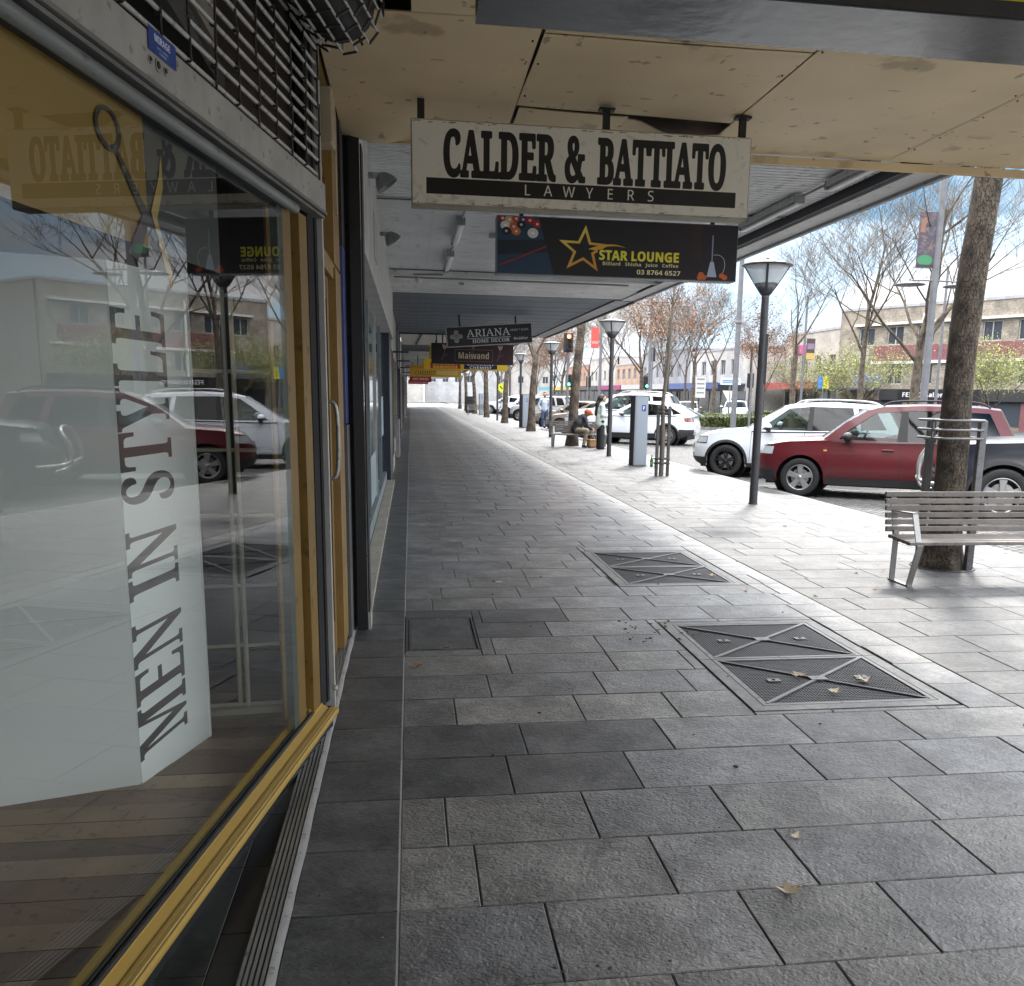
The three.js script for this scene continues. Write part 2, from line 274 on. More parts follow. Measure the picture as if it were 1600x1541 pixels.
{
  const t = thing('access_hatch', 'square paver-filled access hatch with steel edging beside the dark shop pillar', 'hatch', V(0.193, 0, 6.095));
  const w = 0.475, L = 0.86;
  obj('infill_paver', chamfer(0.405, 0.03, 0.80, 0.003).translate(-0.003, 0, 0), smoothMats[1], t);
  for (const [x0, x1, d0, d1] of [[-w / 2, w / 2, -L / 2, -L / 2 + 0.008], [-w / 2, w / 2, L / 2 - 0.008, L / 2], [-w / 2, -w / 2 + 0.01, -L / 2 + 0.012, L / 2 - 0.012], [w / 2 - 0.01, w / 2, -L / 2 + 0.012, L / 2 - 0.012], [-w / 2 + 0.022, -w / 2 + 0.03, -L / 2 + 0.022, L / 2 - 0.022], [w / 2 - 0.034, w / 2 - 0.026, -L / 2 + 0.022, L / 2 - 0.022]]) obj('edge_strip', span(x0, x1, -0.03, -0.0005, d0, d1), dullSteel, t);
  for (const e of [-0.385, 0.385]) { obj('lift_slot', span(-0.02, 0.06, -0.006, 0.0022, e - 0.02, e + 0.02), steel, t); obj('slot_hole', span(0.0, 0.04, 0, 0.003, e - 0.008, e + 0.008), std([0.01, 0.01, 0.01], 0.9), t); }
}

// ---------------------------------------------------------------- canopies
const beigeTex = tex(1024, (u, v, i, j) => { const n = tileNoise(u, v, 5, 44, 6), s = tileNoise(u, v, 9, 71, 5), k = tileNoise(u, v, 30, 17, 3); const st = smooth(0.2, 0.34, s) * 0.16 + smooth(0.3, 0.37, k) * 0.22; return [clamp((222 + n * 26) * (1 - st)), clamp((205 + n * 30) * (1 - st * 1.05)), clamp((172 + n * 34) * (1 - st * 1.15))].map((q, c) => clamp(([238, 222, 190][c] + n * 26) * (1 - st * (1 + c * 0.07)), 0, 255)); });
const beige = std([0.97, 0.91, 0.81], 0.62, { map: rep(beigeTex, 2.4), bumpMap: rep(fineBump, 0.7), bumpScale: 0.0008 });
const roofTimber = std([0.16, 0.12, 0.085], 0.9, { map: rep(dirtTone, 0.6) });
const rust = std([0.12, 0.06, 0.035], 0.85, { map: rep(dirtTone, 0.3) });
const roofGrey = std([0.22, 0.22, 0.22], 0.8);
const darkTrim = std([0.06, 0.062, 0.07], 0.6, { map: rep(dirtTone, 1) });
const blackIron = std([0.022, 0.021, 0.021], 0.6, { map: rep(dirtTone, 0.4) });
{ // beige sheeted canopy, nearest
  const t = thing('street_canopy', 'beige sheeted canopy soffit with open seams, nearest overhead', 'canopy');
  const xs = [-0.41, 0.607, 1.915, 3.243, 4.56], Y = 3.235, F = 6.24;
  const sheet = (x0, x1, d0, d1, sag, lift) => {
    const f = (top) => grid(14, 20, (u, v) => { const x = x0 + (x1 - x0) * u, d = d0 + (d1 - d0) * v; return [x, Y + top + lift(u, v, x, d) - sag * Math.sin(Math.PI * u) * Math.sin(Math.PI * clamp(v)) + 0.006 * fbm(x * 1.7, 2, d * 1.7, 3), -d]; }, !top);
    return [f(0), f(0.006)];
  };
  obj('soffit_sheet', sheet(0.02, xs[1] - 0.004, 0.2, 4.34, 0.008, () => 0), beige, t);
  obj('soffit_sheet', sheet(xs[0], xs[1] - 0.004, 4.345, F, 0.008, (u, v, x, d) => -0.06 * Math.exp(-(((x + 0.2) / 0.25) ** 2)) * smooth(5.7, 6.2, d) - 0.024 * u * smooth(4.6, 5.9, d)), beige, t);
  obj('soffit_sheet', sheet(xs[1] + 0.014, xs[2] - 0.004, 0.2, 4.46, 0.006, () => 0), beige, t);
  obj('soffit_sheet', sheet(xs[1] + 0.014, xs[2] - 0.004, 4.475, 5.62, 0.013, (u, v) => 0.024 * (1 - u) * smooth(0.2, 0.9, v)), beige, t);
  obj('soffit_sheet', sheet(xs[1] + 0.034, xs[1] + 0.68, 5.63, F, 0.006, (u, v) => 0.016 * (1 - u)), beige, t);
  obj('torn_sheet', sheet(xs[1] + 0.685, xs[2] - 0.03, 5.67, F, 0.0, (u, v) => -0.09 * (1 - v) * smooth(0.05, 0.5, u) * (1 - 0.4 * u)), beige, t);
  obj('soffit_sheet', sheet(xs[2] + 0.006, xs[3] - 0.003, 0.2, F, 0.004, () => 0), beige, t);
  obj('soffit_sheet', sheet(xs[3] + 0.003, xs[4], 0.2, F, 0.003, () => 0), beige, t);
  obj('edge_trim', [span(-0.22, 4.56, Y - 0.06, Y - 0.008, F + 0.002, F + 0.03)], beige, t);
  obj('roof_deck', [span(-0.62, 4.58, Y + 0.16, Y + 0.24, -7, F + 0.02)], roofGrey, t);
  obj('roof_void', [span(-0.4, 4.54, Y + 0.09, Y + 0.15, -0.5, F - 0.01)], roofTimber, t);
  obj('joist', [span(0.59, 0.622, Y + 0.02, Y + 0.09, -0.5, F - 0.02)], roofTimber, t); obj('joist', [span(1.2, 1.24, Y + 0.03, Y + 0.09, 3, F - 0.02)], roofTimber, t);
  obj('fascia', [span(4.56, 4.6, Y - 0.1, Y + 0.25, -7, F + 0.03)], beige, t);
  obj('soffit_sheet', [span(0.02, 4.56, Y, Y + 0.01, -7, 0.19)], beige, t);
  const nails = []; for (let i = 0; i < 26; i++) { const s = xs[1 + (i % 3)]; nails.push(new THREE.SphereGeometry(0.006, 6, 4).translate(s + (i % 2 ? 0.03 : -0.03) + rnd(-0.006, 0.006), Y - 0.002, -rnd(3.4, 6.1))); }
  tag(obj('nail_heads', nails, rust, t), null, null, null, 'stuff');
}
function corrugated(x0, x1, d0, d1, y, pitch = 0.1, h = 0.028) { // ribbed pan sheet, ribs across the street
  const prof = [[0, 0], [0.066, 0], [0.074, 1], [0.09, 1], [0.098, 0]], n = Math.floor((d1 - d0) / pitch), p = [];
  for (let k = 0; k < n; k++) for (const [a, b] of prof) p.push([d0 + (k + a / 0.1) * pitch, y + b * h]);
  p.push([d1, y]);
  const v = []; for (let i = 0; i < p.length - 1; i++) { const [a, b] = p[i], [c, e] = p[i + 1]; v.push(x0, b, -a, x1, e, -c, x1, b, -a, x0, b, -a, x0, e, -c, x1, e, -c); }
  const g = new THREE.BufferGeometry(); g.setAttribute('position', new THREE.Float32BufferAttribute(v, 3)); g.setAttribute('uv', new THREE.Float32BufferAttribute(new Float32Array(v.length / 3 * 2), 2)); g.computeVertexNormals(); return g;
}
const whitePaint = worn([0.82, 0.82, 0.8], 0.5, 1.7);
const gutterGrey = worn([0.42, 0.42, 0.44], 0.5, 1.2);
{ // corrugated canopy
  const t = thing('street_canopy', 'pale corrugated metal canopy soffit with strip lights, behind the beige one', 'canopy');
  const cm = worn([0.86, 0.87, 0.87], 0.45, 2.1, 0.0004), Y = 3.64;
  obj('corrugated_sheet', corrugated(-0.36, 4.2, 6.28, 10.25, Y), cm, t);
  obj('corrugated_sheet', corrugated(-0.36, 4.2, 10.29, 15.95, Y + 0.004), cm, t);
  obj('joint_strip', span(-0.36, 4.2, Y - 0.018, Y - 0.012, 10.245, 10.295), darkTrim, t);
  obj('end_board', span(-0.36, 4.25, 3.54, 3.63, 15.96, 16.04), whitePaint, t); obj('flat_soffit', span(-0.36, 4.3, 3.56, 3.59, 16.04, 18.8), whitePaint, t);
  obj('purlin', span(4.22, 4.28, 3.56, 3.7, 6.28, 18.8), darkTrim, t);
  obj('gutter', [span(4.285, 4.535, 3.54, 3.6, 6.28, 18.84), span(4.285, 4.3, 3.6, 3.7, 6.28, 18.84)], whitePaint, t);
  obj('fascia', span(4.535, 4.585, 3.51, 3.82, 6.28, 18.84), gutterGrey, t);
  obj('roof_deck', span(-0.62, 4.585, 3.82, 3.9, 6.27, 18.84), roofGrey, t);
  for (const [x, d0, d1] of [[0.615, 9.2, 10.15], [0.60, 11.1, 12.6], [0.59, 13.6, 15.1], [3.88, 7.66, 8.5], [3.85, 9.1, 10.7], [3.84, 11.3, 12.8]]) {
    const l = partGroup('strip_light', t);
    obj('housing', bx(0.095, 0.06, d1 - d0, x, Y - 0.045, (d0 + d1) / 2), whitePaint, l);
    obj('diffuser', rbox(0.075, 0.045, d1 - d0 - 0.03, 0.015, x, Y - 0.095, (d0 + d1) / 2), std([0.75, 0.75, 0.74], 0.35), l);
    for (const q of [d0 + 0.005, d1 - 0.005]) obj('end_cap', bx(0.1, 0.075, 0.03, x, Y - 0.065, q), worn([0.35, 0.35, 0.36], 0.5), l);
    obj('conduit', rod(V(x + 0.01, Y - 0.03, d1), V(x, Y - 0.03, d1 + 0.95), 0.014, 0.014, 6), gutterGrey, l);
  }
  for (const [p, q] of [[V(0.55, 3.53, 15.6), V(0.07, 3.53, 15.7)], [V(-0.26, 3.53, 16.1), V(1.83, 3.53, 16.13)], [V(1.83, 3.53, 16.13), V(3.8, 3.53, 16.2)]]) obj('conduit', rod(p, q, 0.016, 0.016, 6), worn([0.3, 0.3, 0.3], 0.5), t);
  obj('sensor', lathe([[0, -0.09], [0.045, -0.08], [0.065, -0.03], [0.04, 0.02]], 12).translate(0.16, 3.53, -16.14), whitePaint, t);
  obj('junction_box', bx(0.11, 0.05, 0.08, 1.07, Y - 0.03, 12.2), gutterGrey, t); obj('junction_box', bx(0.09, 0.04, 0.06, 0.92, 3.545, 16.9), gutterGrey, t);
}
{ // dark boarded canopy
  const t = thing('street_canopy', 'dark blue-grey boarded canopy soffit above the black hanging sign', 'canopy');
  const bm = [[0.13, 0.16, 0.20], [0.15, 0.18, 0.22], [0.118, 0.145, 0.185]].map((c) => worn(c, 0.55, 1.5));
  const board = boxUV(new THREE.BoxGeometry(4.56, 0.02, 0.252));
  for (let d = 19.0, i = 0; d < 31.1; d += 0.26, i++) mesh('board', board, bm[(i * 7) % 3], t, V(1.87, 3.57 + ((i * 5) % 4) * 0.0015, d));
  obj('gutter', span(4.16, 4.52, 3.53, 3.56, 18.86, 31.2), gutterGrey, t);
  obj('fascia', [span(4.52, 4.585, 3.5, 3.86, 18.86, 31.2), span(-0.36, 4.585, 3.52, 3.8, 31.15, 31.22)], darkTrim, t);
  obj('roof_deck', span(-0.62, 4.585, 3.86, 3.92, 18.86, 31.22), roofGrey, t);
}
const farCanopyLabels = ['white panelled canopy with a thin dark rail, beyond the dark boarded canopy', 'pale canopy above the yellow chemist sign', 'grey canopy far along the row of shops', 'white canopy near the far end of the shops', 'farthest canopy at the end of the shop row'];
[[31.4, 42, 3.72, [0.62, 0.6, 0.56], 4.5], [42.2, 52, 3.5, [0.55, 0.55, 0.54], 4.4], [52.3, 66, 3.55, [0.4, 0.4, 0.4], 4.3], [66.4, 85, 3.4, [0.6, 0.58, 0.55], 4.4], [85.5, 120, 3.45, [0.45, 0.44, 0.44], 4.4]].forEach(([d0, d1, y, c, X], i) => {
  const t = thing('street_canopy', farCanopyLabels[i], 'canopy');
  const m = worn(c, 0.55, 2);
  for (let d = d0; d < d1 - 0.1; d += 2.2) obj('soffit_panel', span(-0.35, X - 0.1, y, y + 0.02, d + 0.01, Math.min(d1, d + 2.2) - 0.01), m, t);
  obj('fascia', [span(X - 0.1, X, y - 0.06, y + 0.3, d0, d1), span(-0.4, X, y - 0.05, y + 0.3, d0, d0 + 0.05)], i % 2 ? darkTrim : gutterGrey, t);
  obj('roof_deck', span(-0.62, X, y + 0.3, y + 0.35, d0, d1), roofGrey, t);
  if (i === 0) obj('rail', bar(V(0.45, y - 0.02, 32.5), V(0.26, y - 0.02, 41.5), 0.06, 0.05), darkTrim, t);
});

// ---------------------------------------------------------------- nearest shop: angled display window, roller grille, door
const { FontLoader } = await import('three/addons/loaders/FontLoader.js');
const serifFont = await new FontLoader().loadAsync('fonts/droid/droid_serif_bold.typeface.json');
const gold = std([0.27, 0.16, 0.03], 0.6, { map: rep(dirtTone, 0.9), bumpMap: rep(fineBump, 0.3), bumpScale: 0.0003 });  // sill gold darkened, putting the shade on the upright frames into the colour
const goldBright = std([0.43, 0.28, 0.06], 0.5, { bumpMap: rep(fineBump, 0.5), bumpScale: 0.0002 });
const ochreTimber = std([0.36, 0.215, 0.06], 0.55, { map: rep(dirtTone, 0.5), bumpMap: rep(fineBump, 0.3), bumpScale: 0.0006 });
const aluminium = std([0.50, 0.50, 0.49], 0.38, { metalness: 0.7, map: rep(dirtTone, 0.6) });
const paleAlu = worn([0.55, 0.55, 0.53], 0.5, 0.6);
const charcoal = std([0.042, 0.043, 0.05], 0.7, { map: rep(dirtTone, 0.7) });
const blackSteel = std([0.02, 0.02, 0.024], 0.9, { map: rep(dirtTone, 0.7) });
const rubber = std([0.014, 0.014, 0.015], 0.6);
const paneGlass = std([0.93, 0.97, 0.96], 0.0, { transmission: 1, thickness: 0, ior: 1.52 });
const blackTile = std([0.022, 0.022, 0.024], 0.3, { map: rep(dirtTone, 0.8) });
const creamTrim = worn([0.6, 0.5, 0.33], 0.6, 0.5);
const slateTile = std([0.075, 0.085, 0.085], 0.35, { map: rep(stoneTone, 0.6) });
const WA = 9.6 * Math.PI / 180, WT = Math.PI / 2 - WA; // local x runs away from the camera, z faces the street
const shop = thing('shopfront', 'barber shopfront with gold framed window, white letters panel and roller grille', 'shopfront', V(-0.41, 0, 4.45), WT);
shop.userData.label = 'gold framed display window with dark vertical lettering, under a roller grille';
{
  const L = -3.6;
  const glass = obj('window_pane', new THREE.PlaneGeometry(-0.53 - L, 2.19).translate((L - 0.53) / 2, 0.165 + 1.095, 0), paneGlass, shop);
  // sill: inner rebate, gasket, ridged outer strip
  const prof = new THREE.Shape(); [[-0.05, 0.02], [-0.05, 0.168], [-0.012, 0.168], [-0.012, 0.158], [0.012, 0.158], [0.014, 0.150], [0.045, 0.134], [0.05, 0.14], [0.062, 0.14], [0.064, 0.1375], [0.066, 0.14], [0.078, 0.14], [0.08, 0.1375], [0.088, 0.138], [0.092, 0.126], [0.09, 0.112], [0.02, 0.108], [0.0, 0.02]].forEach(([z, y], i) => (i ? prof.lineTo(z, y) : prof.moveTo(z, y)));
  const sg = new THREE.ExtrudeGeometry(prof, { depth: -0.2 - L, bevelEnabled: false }).rotateY(-Math.PI / 2); // shape x -> z, extrude -> -x
  sg.translate(-0.2, 0, 0);
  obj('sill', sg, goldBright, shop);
  obj('riser', span(L, -0.1, 0.0, 0.107, -0.035, 0.02), std([0.03, 0.032, 0.032], 0.14, { map: rep(dirtTone, 0.8) }), shop);
  obj('gasket', [rod(new THREE.Vector3(L, 0.166, 0.012), new THREE.Vector3(-0.36, 0.166, 0.012), 0.008, 0.008, 8), rod(new THREE.Vector3(L, 0.166, -0.01), new THREE.Vector3(-0.36, 0.166, -0.01), 0.007, 0.007, 8)], rubber, shop);
  // jamb beside the pane
  const jamb = partGroup('jamb', shop);
  obj('glazing_bead', span(-0.6, -0.53, 0.16, 2.36, 0.0, 0.03), std([0.07, 0.085, 0.07], 0.7), jamb);
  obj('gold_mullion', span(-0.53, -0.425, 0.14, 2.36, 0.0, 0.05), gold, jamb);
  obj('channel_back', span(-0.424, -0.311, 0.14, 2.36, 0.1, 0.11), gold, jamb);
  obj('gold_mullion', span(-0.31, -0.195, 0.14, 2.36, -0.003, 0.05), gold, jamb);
  const guide = partGroup('grille_guide', shop);
  obj('channel', span(-0.19, -0.10, 0.12, 3.3, -0.006, 0.03), blackSteel, guide); obj('channel', span(-0.08, -0.045, 0.12, 3.3, -0.008, 0.03), blackSteel, guide);
  obj('white_lip', span(-0.035, -0.015, 0.02, 3.3, -0.03, 0.02), paleAlu, guide);
  obj('bolt', new THREE.SphereGeometry(0.014, 10, 8).translate(-0.1, 0.2, 0.05), worn([0.6, 0.55, 0.4], 0.5), guide);
  // header tube and the bottom rail of the grille
  obj('head_frame', [span(L, -0.5, 2.335, 2.4, -0.02, 0.06)], charcoal, shop);
  obj('head_tube', rod(new THREE.Vector3(L, 2.347, 0.03), new THREE.Vector3(-0.45, 2.347, 0.03), 0.02, 0.02, 14), worn([0.22, 0.24, 0.24], 0.4, 0.8), shop);
  const rail = partGroup('bottom_rail', shop);
  obj('rail_face', [span(L, -0.06, 2.405, 2.52, -0.055, -0.02)], worn([0.46, 0.45, 0.42], 0.55, 0.5, 0.001), rail);
  obj('rail_lip', [span(L, -0.06, 2.392, 2.404, -0.062, -0.005), span(L, -0.06, 2.378, 2.389, -0.05, 0.0)], worn([0.2, 0.2, 0.19], 0.5), rail);
  for (const [s, r] of [[-1.80, 0.008], [-1.755, 0.013], [-1.71, 0.009]]) { obj('lock_ring', new THREE.CylinderGeometry(r * 1.25, r * 1.25, 0.004, 16).rotateX(Math.PI / 2).translate(s, 2.452, 0.0565), aluminium, rail); obj('lock_hole', new THREE.CylinderGeometry(r * 0.7, r * 0.7, 0.004, 14).rotateX(Math.PI / 2).translate(s - 0.002, 2.453, 0.0585), rubber, rail); }
  const lab = document.createElement('canvas'); lab.width = 256; lab.height = 90;
  { const c = lab.getContext('2d'); c.fillStyle = '#0c3d8f'; c.fillRect(0, 0, 256, 90); c.fillStyle = '#dfe6f2'; c.font = 'bold 38px sans-serif'; c.textAlign = 'center'; c.fillText('MIRAGE', 128, 42); c.font = '13px sans-serif'; c.fillText('doors  •  shutters', 128, 64); c.fillText('9 786 0900', 128, 80); }
  const lt = new THREE.CanvasTexture(lab); lt.colorSpace = THREE.SRGBColorSpace;
  obj('maker_label', new THREE.PlaneGeometry(0.17, 0.06).translate(-1.725, 2.505, 0.0585), std('#ffffff', 0.4, { map: lt }), rail, true);
  // grille: bars and links, the roll above
  const bars = partGroup('roller_grille', shop), barMat = worn([0.66, 0.65, 0.62], 0.45, 0.4), linkMat = std([0.06, 0.058, 0.055], 0.45, { metalness: 0.5 });
  const P = 0.0565, bg = boxUV(plain(rod(new THREE.Vector3(L, 0, 0), new THREE.Vector3(-0.09, 0, 0), 0.0075, 0.0075, 7)));
  for (let i = 0; i < 15; i++) mesh('grille_bar', bg, barMat, bars, new THREE.Vector3(0, 2.555 + i * P, 0.034 + (i % 2 ? 0.004 : -0.004)));
  const lg = boxUV(mergeGeometries([rod(new THREE.Vector3(0, -P, 0), new THREE.Vector3(0, P, 0), 0.0042, 0.0042, 6), new THREE.TorusGeometry(0.008, 0.0042, 6, 10).rotateY(Math.PI / 2).translate(0, P, -0.006), new THREE.TorusGeometry(0.008, 0.0042, 6, 10).rotateY(Math.PI / 2).translate(0, -P, -0.006)].map(plain)));
  for (let i = 0; i < 14; i++) for (let s = -0.1 - (i % 2) * 0.2; s > -2.6; s -= 0.4) mesh('grille_link', lg, linkMat, bars, new THREE.Vector3(s + rnd(-0.012, 0.012), 2.555 + i * P - (i === 0 ? 0.01 : 0), 0.044), [0, 0, rnd(-0.12, 0.12)]);
  obj('bulkhead', [span(L, -0.1, 2.45, 3.5, 0.05, 0.1)], std([0.035, 0.02, 0.013], 0.85, { map: rep(dirtTone, 0.4) }), shop);
  obj('timber_head', [span(L, -0.1, 2.521, 2.56, 0.0, 0.05)], std([0.09, 0.045, 0.022], 0.8, { map: rep(dirtTone, 0.3) }), shop);
  const roll = partGroup('grille_roll', shop);
  const rc = new THREE.Vector3(0, 3.15, 0.2), R = 0.165; let k = 0;
  const rb = boxUV(plain(rod(new THREE.Vector3(L, 0, 0), new THREE.Vector3(-0.28, 0, 0), 0.0055, 0.0055, 6)));
  for (let q = 0; q < 18; q++) { const a = q / 18 * Math.PI * 2; mesh('rolled_bar', rb, barMat, roll, new THREE.Vector3(0, rc.y + R * Math.cos(a), rc.z + R * Math.sin(a))); }
  for (let q = 0; q < 9; q++) { const a = q / 9 * Math.PI * 2, r2 = 0.115; mesh('rolled_bar', rb, linkMat, roll, new THREE.Vector3(0, rc.y + r2 * Math.cos(a), rc.z + r2 * Math.sin(a))); }
  for (let s = -0.285; s > -2.6; s -= s > -0.7 ? 0.07 : 0.16) { const off = k++ % 2; for (let q = 0; q < 9; q++) { const a0 = (q * 2 + off) / 18 * Math.PI * 2, a1 = a0 + Math.PI * 2 / 18; obj('rolled_link', rod(new THREE.Vector3(s, rc.y + (R + 0.006) * Math.cos(a0), rc.z + (R + 0.006) * Math.sin(a0)), new THREE.Vector3(s, rc.y + (R + 0.006) * Math.cos(a1), rc.z + (R + 0.006) * Math.sin(a1)), 0.0055, 0.0055, 5), linkMat, roll); } }
  obj('roll_core', rod(new THREE.Vector3(L, rc.y, rc.z), new THREE.Vector3(-0.31, rc.y, rc.z), 0.14, 0.14, 20), rubber, roll);
  for (let q = 0; q < 12; q++) { const a = q / 12 * 6.283; obj('end_bar', rod(new THREE.Vector3(-0.3, rc.y + 0.03 * Math.cos(a), rc.z + 0.03 * Math.sin(a)), new THREE.Vector3(-0.3, rc.y + R * Math.cos(a + 0.5), rc.z + R * Math.sin(a + 0.5)), 0.006, 0.006, 5), q % 2 ? barMat : linkMat, roll); }
  // lettering on the inside of the pane, reading upwards
  const ink = std([0.035, 0.024, 0.02], 0.5, { side: THREE.DoubleSide });
  const shapesW = (str) => { const sh = serifFont.generateShapes(str, 1); const g = new THREE.ShapeGeometry(sh, 4); g.computeBoundingBox(); return g; };
  { const all = shapesW('MEN IN STYLE').boundingBox, cap = 0.715, len = all.max.x - all.min.x + 0.28, sy = 1.225 / len, sx = 0.228 / cap; let x = 0;
    const adv = (ch) => (serifFont.data.glyphs[ch]?.ha ?? 300) / serifFont.data.resolution;
    for (const ch of 'MEN IN STYLE') { if (ch === ' ') x += 0.14; if (ch !== ' ') { const g = shapesW(ch); g.scale(sy, sx, 1).translate((x - all.min.x) * sy, 0, 0).rotateZ(Math.PI / 2).translate(-1.667, 0.603, -0.006); obj('letter', g, ink, shop); } x += adv(ch); } }
  // scissors decal
  const dec = partGroup('scissors_decal', shop); dec.position.y = -0.032;
  const blade = (p, mat, z) => { const s = new THREE.Shape(); p.forEach(([a, b], i) => (i ? s.lineTo(a, b) : s.moveTo(a, b))); obj('blade', new THREE.ExtrudeGeometry(s, { depth: 0.001, bevelEnabled: false }).translate(0, 0, z), mat, dec); };
  const decalBlack = std([0.012, 0.011, 0.01], 0.5), decalGold = std([0.42, 0.27, 0.06], 0.5);
  obj('yellow_field', span(-3.4, -1.722, 2.03, 2.37, 0.010, 0.0115), std([0.25, 0.145, 0.018], 0.6), dec); obj('black_field', span(-1.7215, -1.2, 2.03, 2.37, 0.010, 0.0115), std([0.012, 0.012, 0.012], 0.5), dec);
  blade([[-1.905, 2.246], [-1.875, 2.24], [-1.72, 2.118], [-1.735, 2.09], [-1.80, 1.985], [-1.86, 2.0], [-1.765, 2.11]], decalBlack, -0.006);
  blade([[-1.62, 2.30], [-1.645, 2.23], [-1.705, 2.13], [-1.60, 1.93], [-1.585, 1.94], [-1.59, 1.985], [-1.67, 2.115], [-1.62, 2.21]], decalGold, -0.008);
  const ring = new THREE.Shape(); ring.absellipse(-1.925, 2.284, 0.066, 0.052, 0, Math.PI * 2); const hole = new THREE.Path(); hole.absellipse(-1.925, 2.286, 0.05, 0.039, 0, Math.PI * 2); ring.holes.push(hole);
  obj('ring_handle', new THREE.ExtrudeGeometry(ring, { depth: 0.001, bevelEnabled: false, curveSegments: 24 }).translate(0, 0, -0.006), decalBlack, dec);
}
{ const t = thing('head_wall', 'brown timber head wall above the shop door, under the beige canopy', 'wall'); obj('wall_board', span(-0.64, -0.43, 3.241, 3.5, 4.4, 6.2), ochreTimber, t); obj('cream_trim', span(-0.428, -0.405, 2.62, 3.24, 5.6, 5.66), creamTrim, t); }
{ // threshold outside the window: track, tiles
  const t = thing('shop_threshold', 'grooved aluminium grille track and dark tiles at the gold window foot', 'threshold');
  const gs = []; for (let i = 0; i < 5; i++) gs.push(span(-0.49 + i * 0.0155, -0.4805 + i * 0.0155, 0.0, 0.014, 0.4, 4.52));
  obj('track_base', span(-0.492, -0.412, -0.03, 0.006, 0.4, 4.52), charcoal, t);
  gs.forEach((g) => obj('track_rib', g, aluminium, t));
  obj('mortar_fillet', grid(60, 3, (u, v) => { const d = 0.4 + u * 5.8, w = 0.026 + 0.008 * fbm(d * 3, 1, 4, 3); return [-0.413 + w * v, 0.013 * (1 - v * v) + 0.001, -d]; }, true), std([0.36, 0.36, 0.355], 0.85, { map: rep(dirtTone, 0.4), bumpMap: rep(fineBump, 0.15), bumpScale: 0.002, side: THREE.DoubleSide }), t);
  obj('floor_bed', span(-1.6, -0.49, -0.05, -0.003, -0.5, 4.6), rubber, t);
  for (let d = 0.6; d < 4.4; d += 0.4) obj('black_tile', chamfer(0.09, 0.02, 0.397, 0.001).translate(-0.537, 0.002, -(d + 0.2)), blackTile, t);
  for (let d = 0.6; d < 4.4; d += 0.6) obj('slate_tile', chamfer(0.8, 0.02, 0.597, 0.001).translate(-0.986, 0.002, -(d + 0.3)), slateTile, t);
}
const interior = thing('shop_room', 'dim shop room with timber floor behind the gold framed window', 'shop room');
{
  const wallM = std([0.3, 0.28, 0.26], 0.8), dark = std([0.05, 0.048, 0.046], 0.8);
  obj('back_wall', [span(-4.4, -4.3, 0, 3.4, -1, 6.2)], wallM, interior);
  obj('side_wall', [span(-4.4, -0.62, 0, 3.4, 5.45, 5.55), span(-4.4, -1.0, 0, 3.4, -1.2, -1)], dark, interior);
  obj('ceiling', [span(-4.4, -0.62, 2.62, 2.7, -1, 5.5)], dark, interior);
  const wm = [[0.27, 0.155, 0.085], [0.36, 0.23, 0.13], [0.2, 0.11, 0.065], [0.44, 0.3, 0.185]].map((c) => std(c, 0.4, { map: rep(dirtTone, 0.5), bumpMap: rep(fineBump, 0.3), bumpScale: 0.0005 }));
  for (let i = 0; i < 38; i++) { const d = 0.6 + i * 0.13; const xr = d > 4.3 ? -0.66 : -0.41 + (d - 4.45) * Math.tan(WA) - 0.075; obj('floor_board', span(-3.2, xr, 0.0, 0.1 + (i % 3) * 0.001, d, d + 0.127), wm[(i * 7 + (i >> 2)) % 4], interior); }
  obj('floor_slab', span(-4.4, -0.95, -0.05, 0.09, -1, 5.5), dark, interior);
}
{ // white folded display screen
  const t = thing('display_screen', 'tall white folded display screen standing inside the window', 'display screen');
  const wp = std([0.80, 0.83, 0.82], 0.6);
  const pts = [[-2.35, 3.10], [-1.06, 3.52], [-0.905, 4.01]], top = 1.96;
  for (let i = 0; i < 2; i++) { const [x0, d0] = pts[i], [x1, d1] = pts[i + 1]; obj('screen_panel', bar(V(x0, top / 2 + 0.1, d0), V(x1, top / 2 + 0.1, d1), 0.018, top - 0.0, new THREE.Vector3(0, 1, 0)), wp, t); }
  obj('edge_post', span(-0.915, -0.893, 0.1, 2.08, 4.0, 4.02), wp, t);
}
{ // cream wire display rack
  const t = thing('display_rack', 'cream wire display rack inside the window beside its jamb', 'display rack', V(-0.80, 0.1, 4.32), 0.1);
  const cm = std([0.55, 0.53, 0.40], 0.5);
  for (const x of [-0.18, -0.02, 0.015, 0.2]) obj('upright', rod(new THREE.Vector3(x, 0, 0), new THREE.Vector3(x, 1.95, 0), 0.011, 0.011, 8), cm, t);
  for (const y of [0.04, 0.33, 0.62, 0.95, 1.25, 1.6, 1.93]) obj('cross_bar', rod(new THREE.Vector3(-0.19, y, 0), new THREE.Vector3(0.21, y, 0), 0.009, 0.009, 8), cm, t);
  obj('foot_bar', bx(0.44, 0.03, 0.08, 0.0, 0.015, 0), cm, t);
}
